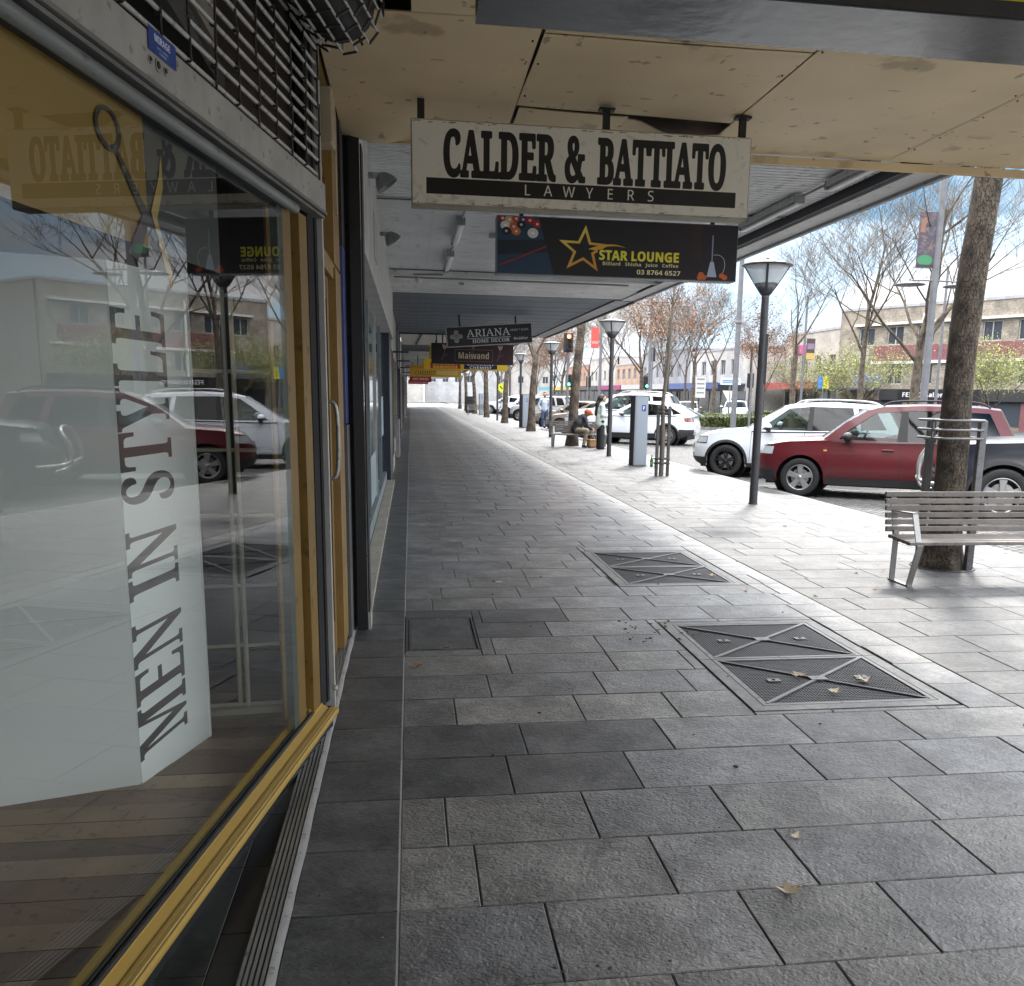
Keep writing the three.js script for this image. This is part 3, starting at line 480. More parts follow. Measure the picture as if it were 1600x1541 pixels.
{ // gold framed door bay next to the window
  const t = thing('shop_door', 'gold framed shop door with a silver pull handle, beside the display window', 'door');
  obj('frame_post', span(-0.52, -0.418, 0.06, 2.32, 5.55, 5.93), ochreTimber, t);
  obj('frame_post', span(-0.56, -0.47, 0.06, 2.32, 5.42, 5.5), ochreTimber, t);
  obj('transom', [span(-0.52, -0.43, 2.25, 2.34, 4.55, 5.93)], ochreTimber, t);
  obj('transom_post', [span(-0.52, -0.42, 2.34, 3.24, 5.5, 5.93), span(-0.52, -0.43, 2.34, 3.24, 4.56, 4.64)], ochreTimber, t);
  obj('fanlight', [span(-0.50, -0.49, 2.34, 3.24, 4.64, 5.5)], std([0.10, 0.07, 0.05], 0.3), t);
  obj('fanlight_bar', [span(-0.49, -0.47, 2.55, 2.59, 4.64, 5.5), span(-0.49, -0.47, 2.8, 2.84, 4.64, 5.5), span(-0.49, -0.47, 2.34, 3.24, 5.0, 5.03)], ochreTimber, t);
  const leaf = partGroup('door_leaf', t);
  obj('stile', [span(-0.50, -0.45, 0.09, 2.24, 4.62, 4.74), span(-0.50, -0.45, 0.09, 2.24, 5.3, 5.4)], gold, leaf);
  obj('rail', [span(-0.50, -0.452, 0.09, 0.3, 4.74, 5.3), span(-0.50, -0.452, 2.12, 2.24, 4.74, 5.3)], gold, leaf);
  obj('door_pane', span(-0.482, -0.474, 0.3, 2.12, 4.74, 5.3), std([0.03, 0.028, 0.025], 0.06), leaf);
  obj('stile_shade_board', span(-0.53, -0.503, 0.09, 2.24, 4.55, 5.45), ochreTimber, leaf);  // board added behind the stiles to stand in for their shadow
  obj('pull_handle', [tube([V(-0.45, 1.57, 4.9), V(-0.40, 1.565, 4.9), V(-0.385, 1.54, 4.9), V(-0.385, 1.2, 4.9), V(-0.40, 1.172, 4.9), V(-0.45, 1.168, 4.9)], 0.011, 40, 8)], aluminium, leaf);
  obj('step', [span(-0.56, -0.462, 0.0, 0.045, 4.53, 5.93)], std([0.13, 0.09, 0.06], 0.6, { map: rep(dirtTone, 0.5) }), t);
  for (let i = 0; i < 4; i++) obj('step_rib', span(-0.46 + i * 0.012, -0.452 + i * 0.012, 0.0, 0.04 - i * 0.008, 4.53, 5.93), aluminium, t);
  obj('cream_box', rbox(0.09, 0.24, 0.16, 0.008, -0.385, 2.86, 4.62), worn([0.55, 0.47, 0.32], 0.6), t);
}
function shopBlock(name, label, d0, d1, parts) { const t = thing(name, label, 'shopfront'); for (const [n, gs, m] of parts) obj(n, gs, m, t); return t; }
const navy = worn([0.022, 0.027, 0.05], 0.4, 1.2), blackPaint = worn([0.02, 0.02, 0.022], 0.42, 1), blueSheet = std([0.09, 0.12, 0.36], 0.35, { map: rep(dirtTone, 1) }), stonePlinth = worn([0.15, 0.155, 0.16], 0.55, 0.6, 0.001);
const fasciaWhite = worn([0.58, 0.57, 0.54], 0.55, 0.9, 0.001), creamTile = worn([0.55, 0.51, 0.43], 0.5, 1.1);
{
  const t = thing('blue_wall_panel', 'blue wall panel above grey stone plinth beside the gold door', 'wall panel');
  obj('blue_sheet', span(-0.52, -0.405, 1.42, 2.5, 5.96, 6.2), blueSheet, t);
  for (let i = 0; i < 3; i++) obj('plinth_stone', span(-0.52, -0.40, 0.02 + i * 0.465, 0.48 + i * 0.465, 5.96, 6.2), stonePlinth, t);
  obj('top_panel', span(-0.52, -0.405, 2.5, 3.3, 5.96, 6.2), charcoal, t);
}
{
  const t = thing('shop_pillar', 'slim black metal pillar rising to the beige canopy', 'pillar');
  obj('pillar_shaft', span(-0.375, -0.305, 0.01, 3.24, 6.21, 6.238), blackPaint, t);
  obj('pillar_side', [span(-0.45, -0.33, 0.01, 3.66, 6.275, 6.5), span(-0.303, -0.292, 0.12, 3.16, 6.24, 6.45)], charcoal, t);
  obj('chipped_foot', span(-0.303, -0.285, 0.0, 0.115, 6.22, 6.42), std([0.5, 0.49, 0.46], 0.8, { map: rep(dirtTone, 0.15) }), t);
}
{
  const t = thing('shopfront', 'glazed shopfront with cream tiled foot and white wall head, past the black pillar', 'shopfront');
  obj('wall_head', [span(-0.62, -0.33, 2.66, 3.84, 6.5, 18.9)], fasciaWhite, t);
  obj('wall_patch', [span(-0.329, -0.322, 2.9, 3.3, 9.2, 9.9)], std([0.5, 0.48, 0.45], 0.7, { map: rep(dirtTone, 0.3) }), t);
  for (let d = 6.5; d < 16.8; d += 0.6) obj('foot_tile', span(-0.43, -0.302, 0.0, 0.05, d + 0.002, Math.min(16.85, d + 0.6) - 0.002), creamTile, t);
  obj('glazing_sill', span(-0.52, -0.44, 0.03, 0.2, 6.5, 16.86), worn([0.3, 0.36, 0.38], 0.5), t);
  for (let d = 6.5, i = 0; d < 16.8; d += 2.06, i++) { obj('pane', span(-0.485, -0.478, 0.2, 2.6, d + 0.05, Math.min(16.86, d + 2.06) - 0.05), std([0.10, 0.16, 0.18], 0.05), t); obj('mullion', span(-0.51, -0.455, 0.2, 2.62, d - 0.04, d + 0.05), i % 2 ? paleAlu : worn([0.24, 0.3, 0.33], 0.4), t); }
  obj('window_poster', [span(-0.476, -0.472, 0.9, 1.55, 14.9, 16.3), span(-0.476, -0.472, 0.25, 0.85, 11, 12.6)], worn([0.42, 0.55, 0.58], 0.4, 0.5), t);
}
for (const [d, y, s, lb] of [[8.2, 3.4, 1, 'grey bowl wall light on white wall, nearer to the black pillar'], [11.2, 3.42, 1, 'grey bowl wall light on white wall, second along']]) {
  const t = thing('wall_light', lb, 'wall light', V(-0.3, y, d), 0, 'bowl wall lights');
  obj('bowl', lathe([[0.0, -0.02], [0.02, -0.02], [0.05, 0.0], [0.085, 0.05], [0.1, 0.1], [0.094, 0.1], [0.078, 0.05], [0.03, 0.005], [0, 0.0]], 24).rotateZ(-2.5).translate(0.07, 0, 0), worn([0.24, 0.24, 0.24], 0.35, 0.3), t);
  obj('bracket', bx(0.1, 0.04, 0.05, 0.01, 0.0, 0), gutterGrey, t);
}
{
  const t = thing('shop_pillar', 'broad navy painted pillar beyond the glazed shopfront', 'pillar');
  obj('pillar_shaft', span(-0.56, -0.368, 0.03, 3.0, 16.88, 18.9), navy, t); obj('plinth', span(-0.55, -0.372, 0, 0.03, 16.9, 18.9), creamTile, t); 
}
{
  const peb = std([0.26, 0.19, 0.12], 0.8, { map: rep(tex(256, (u, v, i, j) => 120 + tileNoise(u, v, 24, 6, 2) * 200 + (h2(i >> 1, j >> 1) - 0.5) * 70), 0.5), bumpMap: rep(stoneBump, 0.4), bumpScale: 0.008 });
  const t = thing('shop_pillar', 'brown pebble faced pillar after the navy pillar', 'pillar');
  obj('pillar_shaft', span(-0.6, -0.372, 0.3, 2.5, 18.95, 21), peb, t); obj('plinth', span(-0.6, -0.36, 0, 0.3, 18.95, 21), creamTile, t); obj('head', span(-0.6, -0.37, 2.5, 3.84, 18.95, 21), fasciaWhite, t);
}
{ // the rest of the row, simple shopfronts growing smaller
  const looks = [[[0.5, 0.44, 0.36], 'cream'], [[0.06, 0.07, 0.1], 'charcoal'], [[0.55, 0.54, 0.5], 'white'], [[0.14, 0.15, 0.18], 'grey'], [[0.42, 0.3, 0.14], 'tan'], [[0.5, 0.5, 0.5], 'pale grey'], [[0.5, 0.46, 0.4], 'buff'], [[0.45, 0.43, 0.4], 'stone coloured']];
  let d = 21.05, i = 0;
  for (const w of [6, 7, 8, 9, 10, 12, 14, 16]) {
    const [c, word] = looks[i], m = worn(c, 0.55, 1.3), x = -0.38 + (i % 2) * 0.03, d1 = d + w;
    const t = thing('shopfront', word + ' shopfront, number ' + ['one', 'two', 'three', 'four', 'five', 'six', 'seven', 'eight'][i] + ' past the pebble pillar', 'shopfront');
    obj('pier', [span(-0.7, x, 0, 3.84, d + 0.01, d + 0.4)], m, t); obj('pier', [span(-0.7, x, 0, 3.84, d1 - 0.4, d1 - 0.01)], m, t);
    obj('stall_riser', span(-0.7, x - 0.05, 0, 0.4, d + 0.4, d1 - 0.4), m, t); obj('head', span(-0.7, x - 0.02, 2.45, 3.84, d + 0.4, d1 - 0.4), m, t);
    obj('pane', span(-0.6, x - 0.12, 0.4, 2.45, d + 0.4, d1 - 0.4), std([0.06, 0.075, 0.085], 0.08), t);
    if (i < 5) { const dm = worn([[0.3, 0.1, 0.06], [0.12, 0.16, 0.3], [0.5, 0.48, 0.4], [0.1, 0.25, 0.2], [0.4, 0.3, 0.1]][i], 0.5); obj('shop_door', span(x - 0.14, x - 0.1, 0.02, 2.2, d + w * 0.42, d + w * 0.42 + 1), dm, t); for (let q = 0; q < 4; q++) obj('window_poster', span(x - 0.118, x - 0.113, 0.7 + (q % 2) * 0.3, 1.4 + (q % 2) * 0.4, d + 0.7 + q * w * 0.22, d + 1.3 + q * w * 0.22), worn([[0.5, 0.45, 0.4], [0.45, 0.12, 0.1], [0.15, 0.25, 0.45], [0.5, 0.45, 0.1]][(q + i) % 4], 0.5), t); obj('blade_bracket', span(x, x + 0.35, 2.5, 2.54, d + 0.2, d + 0.24), darkTrim, t); }
    if (i === 0) obj('meter_cabinet', span(x, x + 0.1, 0.02, 0.95, d + 2.2, d + 3.4), gutterGrey, t);
    d = d1; i++;
  }
}
// upper storeys over the shops and the wall behind the camera side
{
  const um = worn([0.42, 0.37, 0.31], 0.7, 2.6);
  [[-8, 5.7], [5.8, 14.3], [14.5, 24], [24.2, 46], [46.3, 103]].forEach(([a, b], i) => { const t = thing('upper_storey', ['brown', 'tan', 'brick', 'rendered', 'plain'][i] + ' upper storey wall above the canopies, block ' + ['one', 'two', 'three', 'four', 'five'][i], 'building'); obj('wall', span(-6, -0.63, 2.75, 8.6, a, b), um, t); obj('parapet', span(-6, -0.6, 8.6, 8.8, a, b), gutterGrey, t); });
  const t = thing('rear_wall', 'shop wall continuing behind the viewer', 'wall'); obj('wall', [span(-1.2, -0.9, 0, 3.45, -8, -1.25)], um, t);
}

// ---------------------------------------------------------------- hanging signs
function canvasTex(w, h, draw) { const c = document.createElement('canvas'); c.width = w; c.height = h; const x = c.getContext('2d'); draw(x, w, h); const t = new THREE.CanvasTexture(c); t.colorSpace = THREE.SRGBColorSpace; t.anisotropy = 8; return t; }
function fitText(c, str, x, y, w, h, font, o = {}) { // cap height h, baseline y
  c.save(); c.font = font.replace('SIZE', '100px'); const m = c.measureText(str), cap = o.cap ?? 71;
  c.translate(x, y); c.scale(w / m.width, h / cap); c.textBaseline = 'alphabetic'; c.fillText(str, 0, 0); if (o.stroke) { c.lineWidth = o.stroke; c.lineJoin = 'round'; c.strokeText(str, 0, 0); } c.restore();
}
function spaced(c, str, x, y, w, h, font) { const n = str.length; c.save(); c.font = font.replace('SIZE', h / 0.715 + 'px'); c.textAlign = 'center'; for (let i = 0; i < n; i++) c.fillText(str[i], x + w * i / (n - 1), y); c.restore(); }
function grime(c, w, h, n, col = '80,66,44', size = 1) { for (let i = 0; i < n; i++) { c.fillStyle = `rgba(${col},${rnd(0.02, 0.12)})`; const r = rnd(2, 26) * size; c.beginPath(); c.ellipse(rnd(w), rnd() < 0.5 ? rnd(h) : h - rnd(h * 0.2), r * rnd(0.4, 2), r * 0.5, rnd(3), 0, 7); c.fill(); } }
function hangingSign(label, w, h, thick, pos, turn, map, o = {}) {
  const t = thing('hanging_sign', label, 'sign', pos, turn); t.rotation.order = 'YXZ'; t.rotation.z = o.roll ?? 0;
  obj('cabinet', rbox(w, h, thick, 0.006), o.cabinet ?? blackPaint, t);
  obj('face', new THREE.PlaneGeometry(w - (o.rim ?? 0.016), h - (o.rim ?? 0.016)).translate(0, 0, thick / 2 + 0.002), std('#ffffff', o.rough ?? 0.35, { map }), t, true);
  obj('back_face', new THREE.PlaneGeometry(w - 0.016, h - 0.016).rotateY(Math.PI).translate(0, 0, -thick / 2 - 0.002), std('#ffffff', o.rough ?? 0.35, { map }), t, true);
  for (const [hx, top] of o.hangers ?? []) obj('hanger', [span(hx - 0.02, hx + 0.02, h / 2 - 0.005, top, -0.012, 0.012), span(hx - 0.045, hx + 0.045, top - 0.012, top, -0.03, 0.03)], o.hangMat ?? blackIron, t);
  return t;
}
const SERIF = 'bold SIZE serif', SANS = 'bold SIZE sans-serif', THIN = 'SIZE sans-serif';
{
  const m = canvasTex(2000, 458, (c, w, h) => {
    c.fillStyle = '#e6e3d9'; c.fillRect(0, 0, w, h); grime(c, w, h, 260); c.fillStyle = 'rgba(92,58,30,0.5)'; for (let i = 0; i < 70; i++) c.fillRect(rnd(w), rnd() < 0.6 ? rnd(8) : h - rnd(14), rnd(4, 40), rnd(2, 8));
    c.strokeStyle = 'rgba(120,110,90,0.45)'; c.lineWidth = 2; for (const x of [0.256, 0.707]) { c.beginPath(); c.moveTo(w * x, 0); c.lineTo(w * x + 6, h); c.stroke(); }
    c.fillStyle = '#0d0c0c'; c.strokeStyle = '#0d0c0c';
    fitText(c, 'CALDER', 172, 294, 650, 240, SERIF, { stroke: 7 }); fitText(c, '&', 876, 294, 124, 240, SERIF, { stroke: 6 }); fitText(c, 'BATTIATO', 1074, 294, 784, 240, SERIF, { stroke: 7 });
    c.fillRect(78, 314, 1846, 90);
    c.fillStyle = '#e6e3da'; spaced(c, 'LAWYERS', 660, 388, 740, 60, THIN);
  });
  hangingSign('white lawyers sign with bold black lettering, hanging from the beige canopy', 1.955, 0.448, 0.14, V(0.993, 2.877, 5.47), 0, m, { cabinet: worn([0.5, 0.46, 0.36], 0.6, 0.3), hangers: [[-0.92, 0.36], [0.13, 0.352], [0.94, 0.352]], rough: 0.45 });
}
{
  const m = canvasTex(2000, 500, (c, w, h) => {
    c.fillStyle = '#170c10'; c.fillRect(0, 0, w, h);
    const g = c.createLinearGradient(0, 0, w, 0); g.addColorStop(0, '#1a0d12'); g.addColorStop(0.5, '#0e090b'); g.addColorStop(0.82, '#21101a'); g.addColorStop(1, '#120d18'); c.fillStyle = g; c.fillRect(0, 0, w, h);
    c.save(); c.beginPath(); c.moveTo(0, 0); c.lineTo(330, 0); c.lineTo(460, h); c.lineTo(0, h); c.clip(); // felt, cushion, cue, balls
    c.fillStyle = '#1d3b50'; c.fillRect(0, 0, 480, h); c.fillStyle = '#0d1d29'; c.beginPath(); c.moveTo(0, 210); c.lineTo(420, 190); c.lineTo(430, 300); c.lineTo(0, 340); c.fill();
    c.strokeStyle = '#6d1522'; c.lineWidth = 20; c.beginPath(); c.moveTo(20, 430); c.lineTo(400, 250); c.stroke(); c.strokeStyle = '#b0485a'; c.lineWidth = 4; c.stroke();
    for (const [x, y, r, col] of [[40, 20, 38, '#8a2030'], [95, 30, 38, '#c8a070'], [150, 20, 36, '#b04a20'], [205, 25, 36, '#202a6a'], [260, 30, 36, '#a01a20'], [60, 80, 38, '#d8d0c8'], [130, 90, 38, '#c05a28'], [190, 70, 36, '#16161c'], [70, 130, 36, '#14141a'], [150, 130, 36, '#c4703a'], [320, 60, 34, '#b02018'], [285, 140, 44, '#d8d4cc']]) { c.fillStyle = col; c.beginPath(); c.arc(x, y, r, 0, 7); c.fill(); c.fillStyle = 'rgba(255,245,230,0.75)'; c.beginPath(); c.arc(x, y, r * 0.32, 0, 7); c.fill(); }
    c.restore();
    const star = (cx, cy, R, r) => { c.beginPath(); for (let i = 0; i < 10; i++) { const a = -Math.PI / 2 + i * Math.PI / 5 + 0.06, q = i % 2 ? r : R; c.lineTo(cx + q * Math.cos(a), cy + q * Math.sin(a)); } c.closePath(); };
    const gold2 = c.createLinearGradient(560, 40, 820, 440); gold2.addColorStop(0, '#f2e65a'); gold2.addColorStop(1, '#d68a2a');
    star(705, 270, 190, 78); c.strokeStyle = gold2; c.lineWidth = 22; c.stroke(); c.beginPath(); c.moveTo(740, 260); c.quadraticCurveTo(930, 170, 1060, 240); c.quadraticCurveTo(930, 200, 800, 270); c.fillStyle = gold2; c.fill();
    c.fillStyle = '#0e090b'; c.fillRect(820, 262, 260, 30);
    c.fillStyle = '#efe23c'; c.strokeStyle = '#efe23c'; fitText(c, 'STAR LOUNGE', 830, 350, 680, 84, SANS, { stroke: 4 });
    c.fillStyle = '#e7d9a0'; fitText(c, 'Billiard   Shisha   Juice   Coffee', 860, 398, 645, 30, SANS); c.fillStyle = '#f0e6b4'; fitText(c, '03 8764 6527', 1150, 470, 375, 42, SANS);
    c.fillStyle = '#2c1a16'; c.fillRect(1610, 0, 90, 320); c.strokeStyle = '#8fa0b8'; c.lineWidth = 10; c.beginPath(); c.moveTo(1790, 90); c.lineTo(1790, 420); c.stroke(); c.fillStyle = '#b8c4d8'; c.beginPath(); c.moveTo(1775, 330); c.lineTo(1805, 330); c.lineTo(1835, 470); c.lineTo(1750, 470); c.fill(); c.lineWidth = 5; c.strokeStyle = '#c9cfda'; c.beginPath(); c.moveTo(1800, 270); c.bezierCurveTo(1920, 240, 1920, 400, 1870, 450); c.stroke();
    for (const [x, y] of [[1700, 450], [1725, 475], [1880, 455], [1905, 470], [1690, 478]]) { c.fillStyle = '#d8622a'; c.beginPath(); c.arc(x, y, 24, 0, 7); c.fill(); }
  });
  hangingSign('black pool lounge sign with yellow star, below the white lawyers sign', 2.51, 0.56, 0.18, V(2.125, 3.095, 9.6), 0, m, { cabinet: worn([0.16, 0.16, 0.17], 0.4, 0.6), hangers: [[-1.0, 0.54], [1.0, 0.54]], rough: 0.5 });
}
{
  const m = canvasTex(1400, 320, (c, w, h) => {
    c.fillStyle = '#08080b'; c.fillRect(0, 0, w, h); c.strokeStyle = '#b8b8bc'; c.lineWidth = 9;
    for (const [x, y] of [[150, 90], [150, 225], [85, 158], [215, 158]]) { c.lineWidth = 10; c.beginPath(); c.arc(x, y, 33, 0, 7); c.stroke(); c.beginPath(); c.arc(x, y, 14, 0, 7); c.stroke(); } c.lineWidth = 8; c.beginPath(); c.moveTo(115, 123); c.lineTo(185, 193); c.moveTo(185, 123); c.lineTo(115, 193); c.stroke();
    c.fillStyle = '#d6d6d8'; fitText(c, 'ARIANA', 320, 176, 720, 122, 'SIZE serif'); c.fillRect(320, 200, 730, 7); fitText(c, 'HOME DECOR', 405, 282, 620, 62, SERIF); fitText(c, 'OPEN 7 DAYS', 1040, 112, 310, 34, 'SIZE serif'); c.save(); c.transform(1, 0, -0.2, 1, 40, 0); fitText(c, 'We deliver', 1100, 262, 240, 44, SERIF); c.restore();
  });
  hangingSign('small black home decor sign in a white rim, hanging slightly crooked', 2.17, 0.49, 0.15, V(1.98, 3.076, 23.5), 0.06, m, { roll: 0.082, cabinet: worn([0.6, 0.6, 0.6], 0.5, 0.4), rim: 0.03, hangers: [[-0.73, 0.53], [0.69, 0.46]] });
}
{
  const m = canvasTex(1500, 380, (c, w, h) => {
    const g = c.createLinearGradient(0, 0, w, 0); g.addColorStop(0, '#14090b'); g.addColorStop(0.3, '#1d0c10'); g.addColorStop(0.75, '#3b1a22'); g.addColorStop(1, '#41202a'); c.fillStyle = g; c.fillRect(0, 0, w, h);
    c.strokeStyle = '#8a6f62'; c.lineWidth = 7; c.strokeRect(425, 110, 690, 220); c.fillStyle = '#d8c9a2'; fitText(c, 'Maiwand', 480, 280, 580, 118, SANS, { stroke: 2 });
    for (const [x, s] of [[1260, 1], [240, 1], [760, 0.7]]) { c.fillStyle = s === 1 ? '#b99f86' : '#7d6054'; for (const q of [-1, 0, 1]) { c.beginPath(); c.ellipse(x + q * 24 * s, 70 - Math.abs(q) * 8, 14 * s, 48 * s, q * 0.35, 0, 7); c.fill(); } c.strokeStyle = '#a08b78'; c.lineWidth = 5; c.beginPath(); c.moveTo(x, 110); c.quadraticCurveTo(x - 10, 220, x - 60, 320); c.moveTo(x - 20, 230); c.quadraticCurveTo(x + 30, 220, x + 50, 190); c.stroke(); }
  });
  hangingSign('maroon sign with a cream name in a thin frame, behind the black sign', 2.75, 0.68, 0.2, V(2.08, 2.93, 31.4), 0, m, { hangers: [[-1.0, 0.78], [1.0, 0.78]] });
  const e = canvasTex(300, 300, (c, w, h) => { c.fillStyle = '#d8b63a'; c.fillRect(0, 0, w, h); c.fillStyle = '#151313'; c.fillRect(24, 24, w - 48, h - 48); });
  hangingSign('black sign with yellow border, mostly hidden by the maroon sign', 1.5, 0.46, 0.16, V(1.44, 3.07, 33.6), 0, e, { hangers: [[-0.5, 0.64], [0.5, 0.64]] });
}
{
  const m = canvasTex(1400, 190, (c, w, h) => { c.fillStyle = '#e3bd24'; c.fillRect(0, 0, w, h); c.fillStyle = '#b3182c'; c.fillRect(110, 62, 500, 112); c.fillStyle = '#14142e'; c.fillRect(670, 62, 560, 112); c.fillStyle = '#f2d84a'; fitText(c, 'CHEMIST', 150, 112, 420, 44, SANS); fitText(c, 'WAREHOUSE', 150, 168, 420, 42, SANS); c.fillStyle = '#e8e8ee'; fitText(c, 'DISCOUNT', 720, 112, 460, 44, SANS); fitText(c, 'CHEMIST', 760, 168, 380, 42, SANS); });
  hangingSign('yellow chemist sign with red and navy panels', 3.4, 0.46, 0.18, V(2.24, 2.79, 38), 0, m, { hangers: [[-1.2, 0.92], [1.2, 0.92]], cabinet: worn([0.5, 0.4, 0.06], 0.4) });
  const y = canvasTex(1000, 210, (c, w, h) => { c.fillStyle = '#d9a51c'; c.fillRect(0, 0, w, h); c.fillStyle = '#c98f18'; c.fillRect(0, 0, w, 60); c.fillStyle = '#f0dca0'; fitText(c, 'CHEMIST', 90, 175, 400, 78, SANS); c.fillStyle = '#8a4a1a'; fitText(c, 'CHEMIST', 94, 178, 400, 78, SANS); c.fillStyle = '#f0dca0'; fitText(c, 'WAREHOUSE', 520, 175, 420, 78, SANS); });
  hangingSign('long yellow sign with pale lettering, farther down the row', 2.62, 0.58, 0.18, V(1.29, 2.73, 48), 0, y, { hangers: [[-0.9, 0.76], [0.9, 0.76]], cabinet: worn([0.5, 0.36, 0.05], 0.4) });
  const r = canvasTex(700, 200, (c, w, h) => { c.fillStyle = '#b0202a'; c.fillRect(0, 0, w, h); c.fillStyle = '#f4d9d4'; fitText(c, 'HOT BREAD', 90, 140, 520, 80, SANS); });
  hangingSign('red bakery sign, small and far down the row', 1.38, 0.38, 0.16, V(0.65, 2.5, 60), 0, r, { hangers: [[-0.5, 1.04], [0.5, 1.04]] });
  const r2 = canvasTex(400, 140, (c, w, h) => { c.fillStyle = '#c8534e'; c.fillRect(0, 0, w, h); c.fillStyle = '#f0dcd8'; c.fillRect(30, 50, w - 60, 34); });
  hangingSign('farthest pale red hanging sign', 1.5, 0.32, 0.16, V(0.6, 2.45, 72), 0, r2, { hangers: [[-0.5, 0.94], [0.5, 0.94]] });
}
{ // box sign overhead, seen from below
  const m = canvasTex(900, 220, (c, w, h) => { c.fillStyle = '#d3c51f'; c.fillRect(0, 0, w, h); });
  const t = hangingSign('box sign with yellow face and glossy grey underside, closest overhead', 1.9, 0.36, 0.27, V(1.12, 2.72, 2.36), 0, m, { rough: 0.25, hangers: [[-0.7, 0.515], [0.7, 0.515]] });
  obj('underside', span(-0.95, 0.95, -0.19, -0.181, -0.135, 0.132), std([0.16, 0.17, 0.18], 0.16, { metalness: 0.6, bumpMap: rep(fineBump, 1.2), bumpScale: 0.0016 }), t);
  obj('rim', [span(-0.95, 0.95, -0.186, -0.15, -0.141, -0.1355)], blackPaint, t);
}

// ---------------------------------------------------------------- street lamps
const lampMetal = std([0.075, 0.075, 0.082], 0.45, { metalness: 0.3, map: rep(dirtTone, 0.7) });
const frosted = std([0.82, 0.84, 0.85], 0.55, { transmission: 0.55, thickness: 0 });
function makeLamp(label) {
  const t = thing('street_lamp', label, 'street lamp', V(0, 0, 0), 0, 'conical street lamps along the footpath');
  obj('pole', [lathe([[0.0, 0], [0.075, 0], [0.075, 0.012], [0.064, 0.014], [0.056, 3.12], [0.062, 3.16], [0, 3.16]], 20)], lampMetal, t);
  obj('bowl', lathe([[0.0, 3.15], [0.066, 3.15], [0.1, 3.2], [0.17, 3.32], [0.0, 3.325]], 28), lampMetal, t);
  obj('lantern_glass', lathe([[0.165, 3.322], [0.31, 3.545]], 32), frosted, t);
  for (let i = 0; i < 4; i++) { const a = i * Math.PI / 2 + 0.35, p = (r, y) => new THREE.Vector3(r * Math.cos(a), y, r * Math.sin(a)); obj('arm', [bar(p(0.075, 3.17), p(0.185, 3.33), 0.034, 0.014), bar(p(0.18, 3.325), p(0.335, 3.57), 0.034, 0.014)], lampMetal, t); }
  obj('hood', lathe([[0.0, 3.6], [0.1, 3.6], [0.36, 3.566], [0.375, 3.575], [0.375, 3.592], [0.3, 3.61], [0.1, 3.655], [0.0, 3.66]], 36), lampMetal, t);
  obj('hood_lining', lathe([[0.0, 3.59], [0.3, 3.557], [0.345, 3.562]], 32), std([0.5, 0.5, 0.5], 0.5), t);
  obj('finial', new THREE.SphereGeometry(0.03, 10, 8).translate(0, 3.67, 0), lampMetal, t);
  return t;
}
const lampProto = makeLamp('grey conical street lamp in front of the white parked car');
lampProto.position.copy(V(5.3, 0, 13.57));
obj('bracket_box', [rbox(0.1, 0.75, 0.11, 0.01, 0.02, 2.22, 0)], blackPaint, lampProto); obj('notice_strip', span(0.073, 0.078, 1.9, 2.55, -0.04, 0.04), worn([0.6, 0.6, 0.6], 0.5), lampProto);
{
  const l2 = makeLamp('grey conical street lamp beside the woman in the pale coat'); l2.position.copy(V(5.38, 0, 24.6));
  [['lamp behind the first bench sitter, third along', 35.6], ['lamp next to the second parking meter, fourth along', 46.1], ['lamp just past the maroon sign, fifth along', 58], ['small far lamp, sixth along', 69], ['small far lamp, seventh along', 80], ['tiny far lamp, eighth along', 91.2], ['tiny far lamp, ninth along', 102]].forEach(([s, d], i) => dup(l2, V(5.42 + (i % 2) * 0.05, 0, d), i * 0.7, 'grey conical ' + s));
}
// ---------------------------------------------------------------- trees
const barkTex = tex(512, (u, v, i, j) => { const n = tileNoise(u, v, 5, 52, 5), r = Math.abs(tileNoise(u, v, [48, 12], 77, 3)); const s = smooth(-0.05, 0.12, r); return [150 + n * 110, 140 + n * 105, 128 + n * 95].map((q) => clamp(q * (0.45 + 0.65 * s), 0, 255)); });
const barkBump = tex(512, (u, v) => clamp(255 * smooth(0.0, 0.12, Math.abs(tileNoise(u, v, [48, 12], 77, 3))) + tileNoise(u, v, 30, 5, 2) * 60, 0, 255), false);
const bark = std([0.24, 0.215, 0.19], 0.85, { map: rep(barkTex, 0.5), bumpMap: rep(barkBump, 0.5), bumpScale: 0.015 });
const barkPale = std([0.33, 0.30, 0.265], 0.85, { map: rep(barkTex, 0.7), bumpMap: rep(barkBump, 0.7), bumpScale: 0.008 });
const twigMat = std([0.145, 0.125, 0.105], 0.9), leafRust = [[0.27, 0.115, 0.05], [0.2, 0.085, 0.045], [0.32, 0.17, 0.08]].map((c) => std(c, 0.8, { side: THREE.DoubleSide })), leafLime = [[0.26, 0.28, 0.08], [0.33, 0.34, 0.11], [0.19, 0.22, 0.07]].map((c) => std(c, 0.75, { side: THREE.DoubleSide })), hedgeLeaf = [[0.07, 0.10, 0.02], [0.11, 0.13, 0.03], [0.05, 0.07, 0.02]].map((c) => std(c, 0.7, { side: THREE.DoubleSide }));
